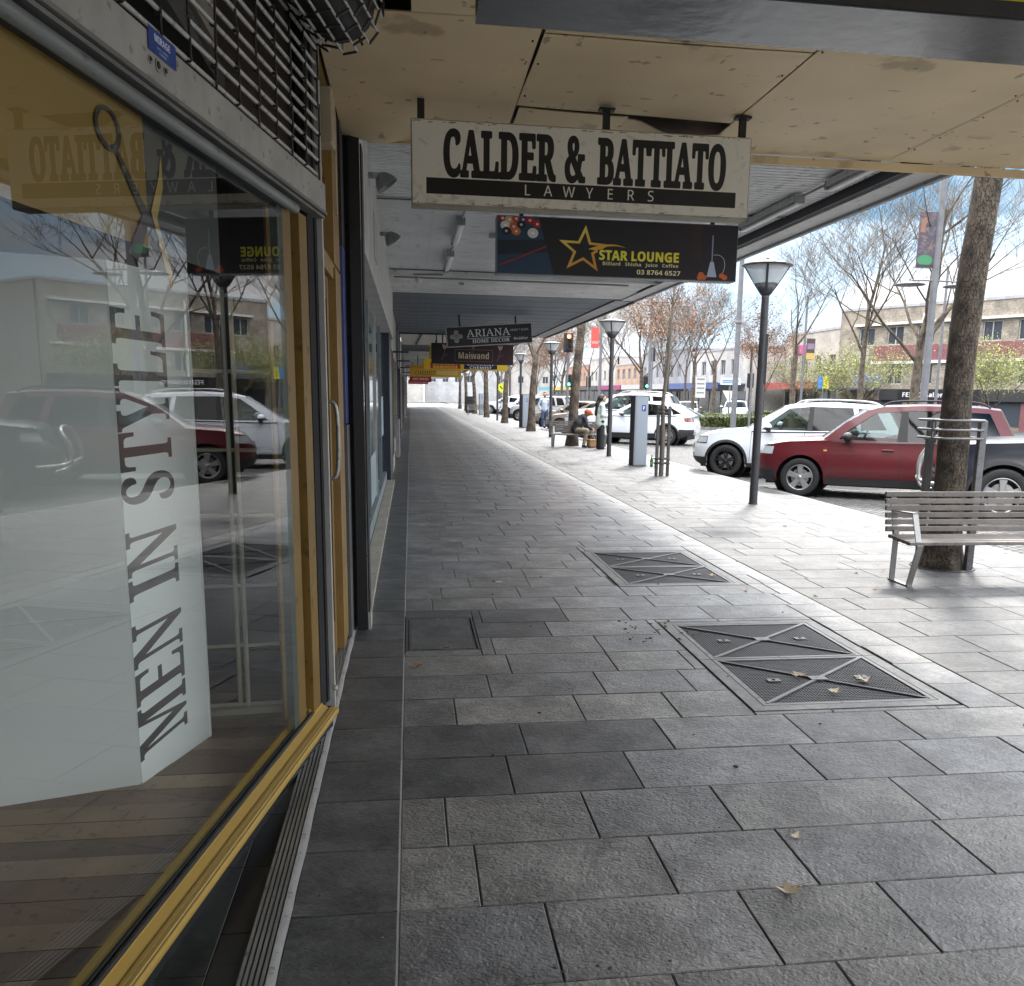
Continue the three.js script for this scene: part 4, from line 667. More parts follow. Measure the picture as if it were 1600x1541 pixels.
function limbGeo(pts, rad, sides) { // tapered tube through points
  const p = [], n = [], ix = [], up = new THREE.Vector3(0.3, 0.1, 0.95).normalize(), s = new THREE.Vector3(), q = new THREE.Vector3(), t = new THREE.Vector3();
  pts.forEach((c, i) => { t.subVectors(pts[Math.min(i + 1, pts.length - 1)], pts[Math.max(i - 1, 0)]).normalize(); s.crossVectors(up, t).normalize(); q.crossVectors(t, s); for (let k = 0; k < sides; k++) { const a = k / sides * 2 * Math.PI, x = Math.cos(a), y = Math.sin(a); const nx = s.x * x + q.x * y, ny = s.y * x + q.y * y, nz = s.z * x + q.z * y; p.push(c.x + nx * rad[i], c.y + ny * rad[i], c.z + nz * rad[i]); n.push(nx, ny, nz); } });
  for (let i = 0; i < pts.length - 1; i++) for (let k = 0; k < sides; k++) { const a = i * sides + k, b = i * sides + (k + 1) % sides; ix.push(a, b, a + sides, b, b + sides, a + sides); }
  const g = new THREE.BufferGeometry(); g.setAttribute('position', new THREE.Float32BufferAttribute(p, 3)); g.setAttribute('normal', new THREE.Float32BufferAttribute(n, 3)); g.setAttribute('uv', new THREE.Float32BufferAttribute(new Float32Array(p.length / 3 * 2), 2)); g.setIndex(ix); return g;
}
function trunkUV(g, pts) { const p = g.attributes.position, uv = g.attributes.uv; for (let i = 0; i < p.count; i++) { const y = p.getY(i), x = p.getX(i), z = p.getZ(i); uv.setXY(i, Math.atan2(z, x) * 0.16, y); } return g; }
function makeTree(label, o) {
  const t = thing(o.name ?? 'street_tree', label, 'tree', V(0, 0, 0), 0, o.group);
  const { fork, r0, height, spread = 0.5, levels = 4, kids = 4 } = o, lean = o.lean ?? [0, 0];
  const tp = [], tr = []; const N = o.fine ? 44 : 10;
  for (let i = 0; i <= N; i++) { const f = i / N, y = fork * f; tp.push(new THREE.Vector3(lean[0] * f + 0.02 * Math.sin(y * 1.7 + r0 * 40), y - (i ? 0 : 0.05), lean[1] * f + 0.02 * Math.cos(y * 1.3))); tr.push(r0 * (0.62 + 0.22 * (1 - f)) + r0 * 0.38 * Math.exp(-y / 0.28)); }
  const tg = limbGeo(tp, tr, o.fine ? 40 : 20); if (o.fine) { const q = tg.attributes.position, nn = tg.attributes.normal; for (let i = 0; i < q.count; i++) { const k = 0.022 * fbm(q.getX(i) * 4, q.getY(i) * 1.1, q.getZ(i) * 4, 3) + 0.012 * Math.abs(fbm(q.getX(i) * 16, q.getY(i) * 2.2, q.getZ(i) * 16, 3)) + 0.05 * Math.exp(-q.getY(i) / 0.18) * Math.max(0, Math.sin(Math.atan2(q.getZ(i), q.getX(i)) * 5)); q.setXYZ(i, q.getX(i) + nn.getX(i) * k, q.getY(i), q.getZ(i) + nn.getZ(i) * k); } tg.computeVertexNormals(); }
  obj('trunk', trunkUV(tg, tp), o.bark ?? bark, t, true);
  const limbs = [], twigs = [], tips = [];
  const grow = (p, dir, r, len, lev) => {
    const pts = [p.clone()], rad = [Math.max(r, 0.0065)], n = lev >= 3 ? 4 : 3; r = Math.max(r, 0.0065); let d = dir.clone(), q = p.clone();
    for (let i = 1; i <= n; i++) { d.x += rnd(-0.16, 0.16); d.z += rnd(-0.16, 0.16); d.y += o.droop ? -o.droop * (levels - lev + 1) * 0.1 : rnd(-0.02, 0.12); d.normalize(); q = q.clone().addScaledVector(d, len / n); pts.push(q); rad.push(Math.max(0.0045, r * (1 - 0.6 * i / n))); if (lev <= 2) tips.push(q.clone()); }
    (lev >= 3 ? limbs : twigs).push(limbGeo(pts, rad, lev >= 3 ? 7 : lev === 2 ? 4 : 3));
    if (lev <= 0) return;
    const m = lev >= 2 ? kids : kids + 1;
    for (let k = 0; k < m; k++) { const f = 0.35 + 0.65 * (k + rnd(0.3, 0.9)) / m, i = Math.min(n - 1, Math.floor(f * n)), b = pts[i].clone().lerp(pts[i + 1], f * n - i), a = rnd(6.283), ax = new THREE.Vector3(Math.cos(a), rnd(-0.2, 0.3), Math.sin(a)); const nd = d.clone().multiplyScalar(0.75).addScaledVector(ax, spread * rnd(0.7, 1.25)).normalize(); grow(b, nd, r * (0.34 + 0.12 * (1 - f)), len * rnd(0.5, 0.72), lev - 1); }
  };
  const top = tp[N], m0 = o.limbs ?? 4;
  for (let k = 0; k < m0; k++) { const a = k / m0 * 6.283 + rnd(0.8), dir = new THREE.Vector3(Math.cos(a) * spread, rnd(0.75, 1), Math.sin(a) * spread).normalize(); grow(tp[N - (k % 3)].clone(), dir, tr[N] * rnd(0.42, 0.56), (height - fork) * rnd(0.5, 0.62), levels - 1); }
  if (o.leader) grow(top.clone(), new THREE.Vector3(0, 1, 0), tr[N] * 0.85, (height - fork) * 0.62, levels - 1);
  const crown = partGroup('crown', t);
  if (limbs.length) tag(obj('limbs', limbs, o.bark ?? bark, crown), null, null, null, 'stuff');
  if (twigs.length) tag(obj('twigs', twigs, o.twig ?? twigMat, crown), null, null, null, 'stuff');
  if (o.leaves) {
    const lists = o.leafMats.map(() => []);
    for (let i = 0; i < o.leaves; i++) {
      const c = tips[Math.floor(rnd(tips.length))]; if (o.leafTop && c.y > o.leafTop && rnd() < 0.75) continue; const s = (o.leafSize ?? 0.09) * rnd(0.6, 1.3);
      const off = new THREE.Vector3(rnd(-1, 1), rnd(-1, 1), rnd(-1, 1)).multiplyScalar(o.leafSpread ?? 0.22).add(c), g = new THREE.BufferGeometry(), e = new THREE.Euler(rnd(6.3), rnd(6.3), rnd(6.3)), P = [[-0.5, 0, 0], [0, -0.32, 0.1], [0.5, 0, 0], [0, 0.32, 0.1]].map((a) => new THREE.Vector3(...a).multiplyScalar(s).applyEuler(e).add(off));
      g.setAttribute('position', new THREE.Float32BufferAttribute([0, 1, 2, 0, 2, 3].flatMap((k) => P[k].toArray()), 3)); g.computeVertexNormals(); g.setAttribute('uv', new THREE.Float32BufferAttribute(new Float32Array(12), 2));
      lists[i % lists.length].push(g);
    }
    lists.forEach((l, i) => l.length && tag(obj('leaves', l, o.leafMats[i], crown), null, null, null, 'stuff'));
  }
  return t;
}
const at3 = (o, x, d, y = 0, turn = 0) => { o.position.copy(V(x, y, d)); o.rotation.y = turn; return o; };
const rowGroup = 'trees along the near footpath', medGroup = 'bare trees on the median';
const tree1 = at3(makeTree('thick rough barked tree trunk behind the nearest bench', { fine: 1, fork: 4.6, r0: 0.178, height: 10, lean: [0.13, 0.02], levels: 4, kids: 4, spread: 0.75, group: rowGroup }), 5.2, 8.28);
const tree2 = at3(makeTree('pale trunked tree behind the bench where a person sits', { fork: 4.6, r0: 0.2, height: 9.5, lean: [0.28, 0], levels: 4, spread: 0.7, bark: barkPale, group: rowGroup }), 5.22, 29.7);
const tree3 = at3(makeTree('forked pale tree beside the second parking meter', { fork: 3.4, r0: 0.2, height: 9, lean: [0.18, 0.1], levels: 4, spread: 0.55, limbs: 3, bark: barkPale, group: rowGroup }), 5.38, 41.4);
[['forked pale tree left of the silver parked car', 53, 0.9], ['far pale tree, fifth in the footpath row', 65.5, 2.1], ['far pale tree, sixth in the footpath row', 77, 3.3], ['far pale tree, seventh in the footpath row', 89, 4.4], ['farthest pale tree in the footpath row', 101, 5.1]].forEach(([s, d, r]) => dup(tree3, V(5.35, 0, d), r, s));
const med1 = at3(makeTree('tall bare tree left of the brick building, forking low', { fork: 4.1, r0: 0.17, height: 9.2, levels: 5, kids: 4, spread: 0.62, limbs: 3, bark: barkPale, group: medGroup }), 17.2, 40, ROAD);
const med2 = at3(makeTree('tall bare tree in front of the left end of the brick building', { fork: 4.3, r0: 0.15, height: 9.6, levels: 5, kids: 4, spread: 0.55, leader: 1, limbs: 4, bark: barkPale, group: medGroup }), 17.4, 34, ROAD);
const med3 = at3(makeTree('large bare tree beside the banner pole, before the brick building', { fork: 3.6, r0: 0.2, height: 9.8, levels: 5, kids: 4, spread: 0.7, leader: 1, limbs: 5, bark: barkPale, group: medGroup }), 15.75, 27.2, ROAD);
[[med2, 19.4, 62, 1.2, 'bare tree behind the white car, thin trunk by the give way sign'], [med1, 19.2, 57, 2.4, 'bare tree next to the tall grey pole'], [med3, 16.2, 64, 3.0, 'bare tree right of the near orange tree'], [med2, 15.8, 72, 4.1, 'bare tree far behind the parking meter'], [med1, 15.9, 82, 5.0, 'bare tree far along the median, behind the woman'], [med3, 15.6, 95, 0.6, 'faint bare tree far along the median'], [med2, 9.6, 92, 1.9, 'faint bare tree beyond the far parked cars'], [med1, 21, 75, 2.8, 'bare tree in front of the far pale building'], [med3, 10.5, 110, 3.7, 'faintest bare tree at the far crossing'], [med2, 25.5, 84, 0.3, 'bare tree near the far red awning'], [med1, 12.5, 128, 4.6, 'bare tree past the far crossing'], [med2, 28, 100, 5.5, 'bare tree by the far shops']].forEach(([p, x, d, r, s]) => dup(p, V(x, ROAD, d), r, s));
const orange1 = at3(makeTree('tree with clinging rust orange leaves behind the white parked car', { name: 'autumn_tree', fork: 2.7, r0: 0.11, height: 8.2, levels: 4, kids: 5, spread: 0.6, leader: 1, limbs: 5, leaves: 9000, leafMats: leafRust, leafSize: 0.12, leafSpread: 0.32, leafTop: 5.4, group: 'trees with rust coloured leaves' }), 13.0, 46, ROAD);
[[24.5, 62, 2.2, 'rust leaved tree right of the grey lamp pole'], [11.7, 75, 3.1, 'rust leaved tree behind the red traffic light'], [13.6, 100, 5.3, 'faint rust leaved tree far off'], [9.5, 118, 0.4, 'faintest rust leaved tree far off']].forEach(([x, d, r, s]) => dup(orange1, V(x, ROAD, d), r, s));
const willow = at3(makeTree('yellow green leafy tree before the brick building', { name: 'leafy_tree', fork: 1.4, r0: 0.12, height: 5.4, levels: 4, kids: 5, spread: 0.8, limbs: 6, leaves: 5200, leafMats: leafLime, leafSize: 0.1, leafSpread: 0.4, group: 'yellow green trees across the road' }), 26.6, 52, ROAD);
[[30, 44.5, 1.3, 'yellow green leafy tree at the right end of the brick building'], [28.2, 63, 2.6, 'yellow green leafy tree left of the brick building']].forEach(([x, d, r, s]) => dup(willow, V(x, ROAD, d), r, s));
// sapling with stakes
{
  const t = thing('young_tree', 'thin young tree tied between dark timber stakes, right of the parking meter', 'young tree', V(5.16, 0, 18.45));
  obj('trunk', limbGeo([[0, 0], [0.01, 0.7], [-0.02, 1.5], [0.06, 2.4], [0.1, 3.5], [0.2, 4.6]].map(([x, y]) => new THREE.Vector3(x, y, 0)), [0.05, 0.046, 0.042, 0.034, 0.026, 0.012], 8), twigMat, t);
  const tw = []; for (let i = 0; i < 26; i++) { const y = rnd(2.9, 4.5), a = rnd(6.28), L = rnd(0.3, 0.9), b = new THREE.Vector3(0.06 + (y - 2.4) * 0.06, y, 0), e = b.clone().add(new THREE.Vector3(Math.cos(a) * L * 0.6, L * 0.8, Math.sin(a) * L * 0.6)); tw.push(limbGeo([b, b.clone().lerp(e, 0.5).add(new THREE.Vector3(0, -0.04, 0)), e], [0.01, 0.007, 0.003], 4)); } tag(obj('twigs', tw, twigMat, t), null, null, null, 'stuff');
  const st = worn([0.10, 0.095, 0.09], 0.7, 0.5);
  for (const [x, z] of [[-0.115, 0.03], [0.125, 0.03], [0.02, -0.12]]) obj('stake', rbox(0.06, 1.44, 0.05, 0.006, x, 0.72, -z), st, t);
  for (const y of [1.3, 1.38, 0.27, 0.36]) obj('tie_ring', new THREE.TorusGeometry(y < 1 ? 0.17 : 0.13, 0.012, 6, 24).rotateX(Math.PI / 2).translate(0, y, 0), blackIron, t);
}
{ // steel guard round the nearest tree
  const t = thing('tree_guard', 'steel hoop guard on square posts around the nearest trunk', 'tree guard', V(5.2, 0, 8.28));
  const gm = worn([0.20, 0.20, 0.21], 0.4, 0.5);
  for (const [x, z] of [[0.22, 0.17], [-0.06, -0.24]]) obj('post', rbox(0.07, 1.45, 0.06, 0.006, x, 0.725, -z), gm, t);
  for (const y of [1.28, 1.36, 1.45]) { const h = []; const pts = []; for (let i = 0; i < 20; i++) { const a = i / 20 * 6.2832; pts.push(new THREE.Vector3(0.27 * Math.sign(Math.cos(a)) * Math.abs(Math.cos(a)) ** 0.6, y, 0.24 * Math.sign(Math.sin(a)) * Math.abs(Math.sin(a)) ** 0.6)); } h.push(tube(pts, 0.011, 60, 6, true)); obj('hoop', h, gm, t); }
  obj('hoop_clip', [bx(0.02, 0.2, 0.02, -0.26, 1.36, -0.12)], gm, t); obj('base_ring', new THREE.TorusGeometry(0.3, 0.008, 5, 40).rotateX(Math.PI / 2).translate(0.05, 0.004, 0), darkSteel, t);
}
// ---------------------------------------------------------------- benches
const slatMat = [[0.21, 0.185, 0.165], [0.235, 0.21, 0.19], [0.19, 0.17, 0.155]].map((c) => std(c, 0.6, { map: rep(dirtTone, 0.5), bumpMap: rep(fineBump, 0.2), bumpScale: 0.0008 }));
const benchSteel = std([0.38, 0.37, 0.355], 0.4, { metalness: 0.6, map: rep(dirtTone, 0.5) });
function makeBench(label) { // faces +z; left end at x = 0
  const t = thing('bench', label, 'bench', V(0, 0, 0), 0, 'slatted benches with steel arms'), L = 1.85;
  for (let i = 0; i < 6; i++) { const y = 0.475 + i * 0.0625, z = -0.02 - i * 0.011; obj('back_slat', rbox(L, 0.046, 0.03, 0.004, L / 2 - 0.03, y, -z), slatMat[i % 3], t); }
  for (let i = 0; i < 5; i++) obj('seat_slat', rbox(0.068, 0.03, L, 0.004, 0, 0, 0).rotateY(Math.PI / 2).translate(L / 2 - 0.03, 0.418 - i * 0.004, 0.06 + i * 0.078), slatMat[(i + 1) % 3], t);
  for (const x of [0.06, L - 0.12]) {
    const f = partGroup('end_frame', t), P = (y, z) => new THREE.Vector3(x, y, z);
    obj('rear_leg', bar(P(0, 0.0), P(0.47, 0.01), 0.05, 0.014, new THREE.Vector3(0, 0, 1)), benchSteel, f); obj('back_post', bar(P(0.40, 0.0), P(0.80, -0.1), 0.05, 0.014, new THREE.Vector3(0, 0, 1)), benchSteel, f);
    obj('front_leg', bar(P(0, 0.29), P(0.39, 0.42), 0.055, 0.014, new THREE.Vector3(0, 0, 1)), benchSteel, f); obj('seat_rail', bar(P(0.40, 0.0), P(0.385, 0.42), 0.05, 0.014), benchSteel, f); obj('base_bar', bar(P(0.008, -0.03), P(0.008, 0.32), 0.05, 0.014), benchSteel, f);
    obj('arm', [bar(P(0.64, -0.03), P(0.655, 0.3), 0.05, 0.012), bar(P(0.657, 0.29), P(0.385, 0.4), 0.05, 0.012, new THREE.Vector3(0, 0, 1))], benchSteel, f);
  }
  return t;
}
const bench1 = at3(makeBench('weathered slatted bench with steel arm, nearest, before the thick tree'), 4.31, 7.66);
dup(bench1, V(4.42, 0, 29.05), 0, 'weathered slatted bench with a person seated at its right end');
dup(bench1, V(4.4, 0, 72.5), 0, 'small far slatted bench beyond the dark bin');
// ---------------------------------------------------------------- parking meters, bins, bottles
const meterFace = canvasTex(256, 960, (c, w, h) => { c.fillStyle = '#98a0aa'; c.fillRect(0, 0, w, h); c.fillStyle = '#26408f'; c.fillRect(110, 105, 92, 88); c.fillStyle = '#f0f2f8'; c.font = 'bold 78px sans-serif'; c.fillText('P', 130, 178); });
function makeMeter(label) {
  const t = thing('parking_meter', label, 'parking meter', V(0, 0, 0), 0, 'grey parking meter pillars');
  obj('body', [rbox(0.32, 1.62, 0.42, 0.012, 0, 0.82, 0)], std([0.30, 0.325, 0.36], 0.4, { metalness: 0.3 }), t);
  obj('front_face', new THREE.PlaneGeometry(0.27, 1.56).translate(0.02, 0.82, 0.2125), std('#ffffff', 0.4, { map: meterFace }), t, true);
  obj('dark_side', span(-0.172, -0.161, 0.02, 1.62, -0.2, 0.2), charcoal, t); obj('cap', span(-0.165, 0.165, 1.632, 1.65, -0.21, 0.21), charcoal, t);
  obj('base_plate', span(-0.18, 0.18, 0, 0.015, -0.23, 0.23), darkSteel, t);
  return t;
}
const meter1 = at3(makeMeter('tall grey parking meter with a blue P, before the white car'), 5.37, 21.3);
const meter2 = dup(meter1, V(5.68, 0, 45.8), 0, 'grey parking meter with a blue P, beside the forked tree, farther off');
dup(meter1, V(5.6, 0, 74), 0, 'pale parking meter pillar, farthest, behind the dark bin');
{
  const t = thing('litter_bin', 'dark grey litter bin cabinet far along the footpath', 'bin', V(5.05, 0, 80)); obj('cabinet', rbox(0.66, 1.35, 0.6, 0.03, 0, 0.68, 0), charcoal, t); obj('bin_lid', rbox(0.7, 0.06, 0.64, 0.02, 0, 1.38, 0), darkTrim, t); obj('chute', span(-0.2, 0.2, 0.95, 1.1, -0.303, -0.3), rubber, t);
  const bg = std([0.10, 0.30, 0.10], 0.1, { transmission: 0.7, thickness: 0, ior: 1.5 });
  [['green glass bottle at the foot of the parking meter, left', 5.62, 20.95], ['green glass bottle at the foot of the parking meter, right', 5.69, 20.82]].forEach(([s, x, d]) => { const b = thing('bottle', s, 'bottle', V(x, 0, d), 0, 'green bottles by the meter'); obj('glass_body', lathe([[0, 0], [0.034, 0.002], [0.036, 0.02], [0.036, 0.15], [0.03, 0.18], [0.014, 0.22], [0.013, 0.27], [0.0, 0.272]], 16), bg, b); obj('bottle_label', lathe([[0.0365, 0.05], [0.0365, 0.12]], 16), worn([0.3, 0.4, 0.2], 0.6), b); });
}
// ---------------------------------------------------------------- fallen leaves
{
  const lm = [[0.46, 0.34, 0.22], [0.34, 0.19, 0.09], [0.58, 0.49, 0.37]].map((c) => std(c, 0.8, { side: THREE.DoubleSide }));
  const leafShape = () => { const s = new THREE.Shape(), n = 10; for (let i = 0; i < n; i++) { const a = i / n * 6.283, r = i % 2 ? 0.35 : 1 - 0.25 * Math.abs(Math.sin(a * 0.5 + 1)); s[i ? 'lineTo' : 'moveTo'](Math.cos(a) * r, Math.sin(a) * r); } const g = new THREE.ShapeGeometry(s, 1); g.rotateX(-Math.PI / 2); const p = g.attributes.position; for (let i = 0; i < p.count; i++) { const x = p.getX(i), z = p.getZ(i); p.setY(i, 0.30 * (x * x + 0.6 * z * z) + 0.12 * Math.sin(5 * x)); } g.computeVertexNormals(); return g; };
  const leaf = (s, x, d, k, r, lb, y = 0.006) => { const t = thing('fallen_leaf', lb, 'leaf', V(x, y, d), r, 'dry leaves on the footpath'); obj('blade', leafShape().scale(s, s, s), lm[k], t); obj('stalk', rod(new THREE.Vector3(0.2 * s, 0.12 * s, 0), new THREE.Vector3(1.5 * s, 0.25 * s, 0.3 * s), 0.0016, 0.001, 5), lm[1], t); };
  leaf(0.058, 1.24, 2.64, 2, 0.4, 'curled brown leaf, nearest and largest, on a rough paver'); leaf(0.035, 1.42, 3.0, 2, 2.1, 'small pale leaf near the next paver joint'); leaf(0.045, 0.02, 5.32, 1, 1.2, 'rusty crumpled leaf near the pale joint line');
  leaf(0.06, 2.27, 4.93, 2, 0.7, 'pale dry leaf on the left of the near grate', 0.008); leaf(0.065, 2.62, 4.8, 2, 2.9, 'pale dry leaf on the right of the near grate', 0.008); leaf(0.05, 2.35, 4.62, 2, 1.7, 'small pale leaf at the near rim of the grate', 0.008); leaf(0.05, 0.75, 7.75, 2, 1.9, 'tiny pale leaf left of the far grate'); leaf(0.05, 2.75, 7.95, 0, 2.4, 'small leaf on the far grate', 0.008);
  const pos = []; for (let i = 0; i < 90; i++) { const d = rnd(6.5, 30), x = rnd(0.4, 6.3); const s = rnd(0.018, 0.04); pos.push(leafShape().scale(s, s, s).rotateY(rnd(6)).translate(x, 0.005, -d)); }
  const l = obj('leaf_litter', pos, lm[1]); tag(l, 'scattered brown leaf litter across the footpath', 'leaf litter', null, 'stuff');
  const gum = [[], []]; for (let i = 0; i < 110; i++) { const d = 2.3 + rnd() ** 2 * 11, x = rnd(-0.36, Math.min(5.8, 0.62 * d)); gum[i % 3 ? 0 : 1].push(new THREE.CylinderGeometry(rnd(0.002, 0.005), rnd(0.003, 0.007), 0.0012, 9).scale(rnd(0.7, 1.5), 1, 1).rotateY(rnd(6)).translate(x, 0.0016, -d)); }
  tag(obj('gum_spots', gum[0], std([0.24, 0.235, 0.225], 0.8)), 'pale trodden gum spots on the pavers', 'gum spots', null, 'stuff'); tag(obj('gum_spots', gum[1], std([0.05, 0.05, 0.05], 0.8)), 'dark trodden gum spots on the pavers', 'gum spots', null, 'stuff');
  const bits = []; for (let i = 0; i < 60; i++) { const cx = i < 34 ? rnd(1.45, 2.0) : rnd(0.2, 3.4), d = i < 34 ? rnd(5.75, 6.35) : rnd(3, 9); bits.push(new THREE.DodecahedronGeometry(rnd(0.004, 0.011), 0).scale(1.4, 0.5, 1).rotateY(rnd(6)).translate(cx, 0.004, -d)); }
  tag(obj('grit', bits, std([0.09, 0.075, 0.05], 0.95)), 'dark grit and leaf crumbs on the pavers', 'grit', null, 'stuff');
}

// ---------------------------------------------------------------- parked cars (local -x is the nose, +z the side facing the viewer; origin under the front axle)
const tyreMat = std([0.018, 0.018, 0.019], 0.75, { map: rep(dirtTone, 0.3) }), carTrim = std([0.022, 0.022, 0.024], 0.6), chrome = std([0.6, 0.6, 0.6], 0.15, { metalness: 1 }), alloy = std([0.48, 0.48, 0.48], 0.3, { metalness: 0.8 }), blackAlloy = std([0.03, 0.03, 0.032], 0.3, { metalness: 0.5 });
const carGlass = std([0.46, 0.54, 0.52], 0.02, { transmission: 1, thickness: 0, ior: 1.5 }), privacyGlass = std([0.08, 0.09, 0.10], 0.03, { transmission: 1, thickness: 0, ior: 1.5 }), lensClear = std([0.38, 0.4, 0.42], 0.08, { clearcoat: 1 }), lensRed = std([0.22, 0.02, 0.02], 0.15, { clearcoat: 1 }), amber = std([0.6, 0.3, 0.08], 0.2), seatMat = std([0.045, 0.045, 0.048], 0.8), plateMat = std([0.65, 0.66, 0.62], 0.5);
const paint = (c) => std(c, 0.35, { clearcoat: 0.6, clearcoatRoughness: 0.05 });
function curve1(pts) { return (x) => { if (x <= pts[0][0]) return pts[0][1]; for (let i = 1; i < pts.length; i++) if (x <= pts[i][0]) { const [a, b] = pts[i - 1], [c, d] = pts[i], t = (x - a) / (c - a); const s = t * t * (3 - 2 * t) * 0.5 + t * 0.5; return b + (d - b) * s; } return pts[pts.length - 1][1]; }; }
function makeCar(name, label, s) {
  const t = thing(name, label, 'car', V(0, 0, 0), 0, 'cars parked nose in to the kerb');
  const wb = s.wb, R = s.R, AR = R + 0.075, xF = -s.fo, xR = wb + s.ro, HW = s.hw, body = s.paint;
  const yTop = curve1(s.top), yB0 = curve1([[xF, s.lipF ?? 0.33], [xF + 0.35, 0.24], [wb + 0.4, 0.25], [xR, s.lipR ?? 0.4]]);
  const yBot = (x) => { let y = yB0(x); for (const c of [0, wb]) { const q = AR * AR - (x - c) ** 2; if (q > 0) y = Math.max(y, R - 0.01 + Math.sqrt(q)); } return Math.min(y, yTop(x) - 0.02); };
  const bulge = (y) => 1 - 0.05 * smooth(0.5, 0.2, y) - 0.055 * smooth(0.62, 1.05, y);
  const xs = -0.12, xe = wb + 0.25;
  const W = (x, y) => { let k = 1; if (x < xs) { const q = clamp((xs - x) / (xs - xF)); k = Math.pow(1 - q ** 3.2, 1 / 2.3); } else if (x > xe) { const q = clamp((x - xe) / (xR - xe)); k = Math.pow(1 - q ** 4.2, 1 / 3); } return HW * k * bulge(y); };
  const rake = (x, y) => x + (x < xs ? ((xs - x) / (xs - xF)) ** 2 * (0.16 * smooth(0.62, 1.0, y) + 0.06 * smooth(0.42, 0.25, y)) : x > xe ? -1 * ((x - xe) / (xR - xe)) ** 2 * (0.10 * smooth(0.7, 1.1, y) + 0.1 * smooth(0.5, 0.25, y)) : 0);
  const colX = (u) => { const a = 0.5 - 0.5 * Math.cos(Math.PI * u); return xF + (xR - xF) * (0.55 * a + 0.45 * u); };
  const sidePt = (x, y, z, off = 0) => [rake(x, y), y, z * (W(x, y) + off)];
  const side = (z) => grid(150, 12, (u, v) => { const x = colX(u), y = yBot(x) + (yTop(x) - yBot(x)) * v; return sidePt(x, y, z); }, z > 0);
  const deck = (x0, x1, n) => grid(n, 14, (u, v) => { const x = x0 + (x1 - x0) * u, w = W(x, yTop(x)), z = (v * 2 - 1) * w; return [rake(x, yTop(x)), yTop(x) + (s.crown ?? 0.055) * (1 - (v * 2 - 1) ** 4) * clamp((x - xF) / 0.3) * clamp((xR - x) / 0.1), z]; }, true);
  obj('body', [side(1), side(-1), deck(xF, s.cowl + 0.12, 40), deck(s.deckR ?? xR - 0.25, xR, 12)], body, t);
  const patch = (x0, x1, y0, y1, off = 0.006, n = 14, both = true) => (both ? [1, -1] : [1]).map((z) => grid(n, 6, (u, v) => { const x = x0 + (x1 - x0) * u, a = typeof y0 === 'function' ? y0(x) : y0, b = typeof y1 === 'function' ? y1(x) : y1; return sidePt(x, a + (b - a) * v, z, off); }, z > 0));
  const frontX = (z, y) => { let a = xF, b = xs; for (let i = 0; i < 26; i++) { const m = (a + b) / 2; W(m, y) < Math.abs(z) ? (a = m) : (b = m); } return rake(a, y); };
  const rearX = (z, y) => { let a = xe, b = xR; for (let i = 0; i < 26; i++) { const m = (a + b) / 2; W(m, y) > Math.abs(z) ? (a = m) : (b = m); } return rake(a, y); };
  const nose = (z0, z1, y0, y1, off = 0.012) => grid(16, 6, (u, v) => { const z = z0 + (z1 - z0) * u, y = y0 + (y1 - y0) * v; return [frontX(z, y) - off, y, z]; });
  const tail = (z0, z1, y0, y1, off = 0.01) => grid(12, 6, (u, v) => { const z = z0 + (z1 - z0) * u, y = y0 + (y1 - y0) * v; return [rearX(z, y) + off, y, z]; }, true);
  // cladding
  obj('cladding', [...patch(AR + 0.02, wb - AR - 0.02, yBot, () => s.clad ?? 0.36), ...patch(xF + 0.01, -AR - 0.02, yBot, () => s.clad ? s.clad + 0.1 : 0.46, 0.006, 20), ...patch(wb + AR + 0.02, xR - 0.01, yBot, () => (s.clad ?? 0.36) + 0.16, 0.006, 20)], carTrim, t);
  for (const c of [0, wb]) for (const z of [1, -1]) obj('arch_trim', (grid(26, 2, (u, v) => { const a = -0.12 + u * (Math.PI + 0.24), r = AR - 0.004 + v * (s.arch ?? 0.05), x = c + r * Math.cos(a), y = R - 0.01 + r * Math.sin(a); return [rake(x, y), y, z * (W(x, y) + 0.009)]; }, z < 0)), s.archMat ?? carTrim, t);
  for (const c of [0, wb]) for (const z of [1, -1]) obj('wheel_housing', lathe([[0, -0.14], [AR + 0.03, -0.14], [AR + 0.03, 0.12]], 20).rotateX(Math.PI / 2).translate(c, R, z * (HW - 0.16)), rubber, t);
  obj('underbody', [span(xF + 0.25, xR - 0.25, 0.2, 0.5, -HW + 0.3, HW - 0.3)], rubber, t);
  // seams, handles
  for (const [x0, lean] of s.seams) obj('door_gap', [1, -1].map((z) => grid(1, 12, (u, v) => { const y = 0.34 + v * (yTop(x0) - 0.35), x = x0 + lean * v + (u - 0.5) * 0.009; return sidePt(x, y, z, 0.0022); }, z > 0)), rubber, t);
  for (const g of patch(s.cowl + 0.22, xR - 0.65, (x) => yTop(x) - 0.022, (x) => yTop(x) + 0.002, 0.004, 30)) obj('belt_trim', g, rubber, t);
  for (const x of s.handles) obj('door_handle', [1, -1].map((z) => rbox(0.2, 0.035, 0.03, 0.01).translate(x, yTop(x) - 0.12, z * (W(x, 0.85) + 0.012))), s.handleMat ?? body, t);
  // greenhouse
  const zt = (y) => HW * 0.905 - (y - s.belt) * 0.25;
  const shp = (p, q) => { p.forEach(([x, y], i) => (i ? q.lineTo(x, y) : q.moveTo(x, y))); return q; };
  const cab = shp(s.cab, new THREE.Shape()); for (const w of s.windows) cab.holes.push(shp(w.p, new THREE.Path()));
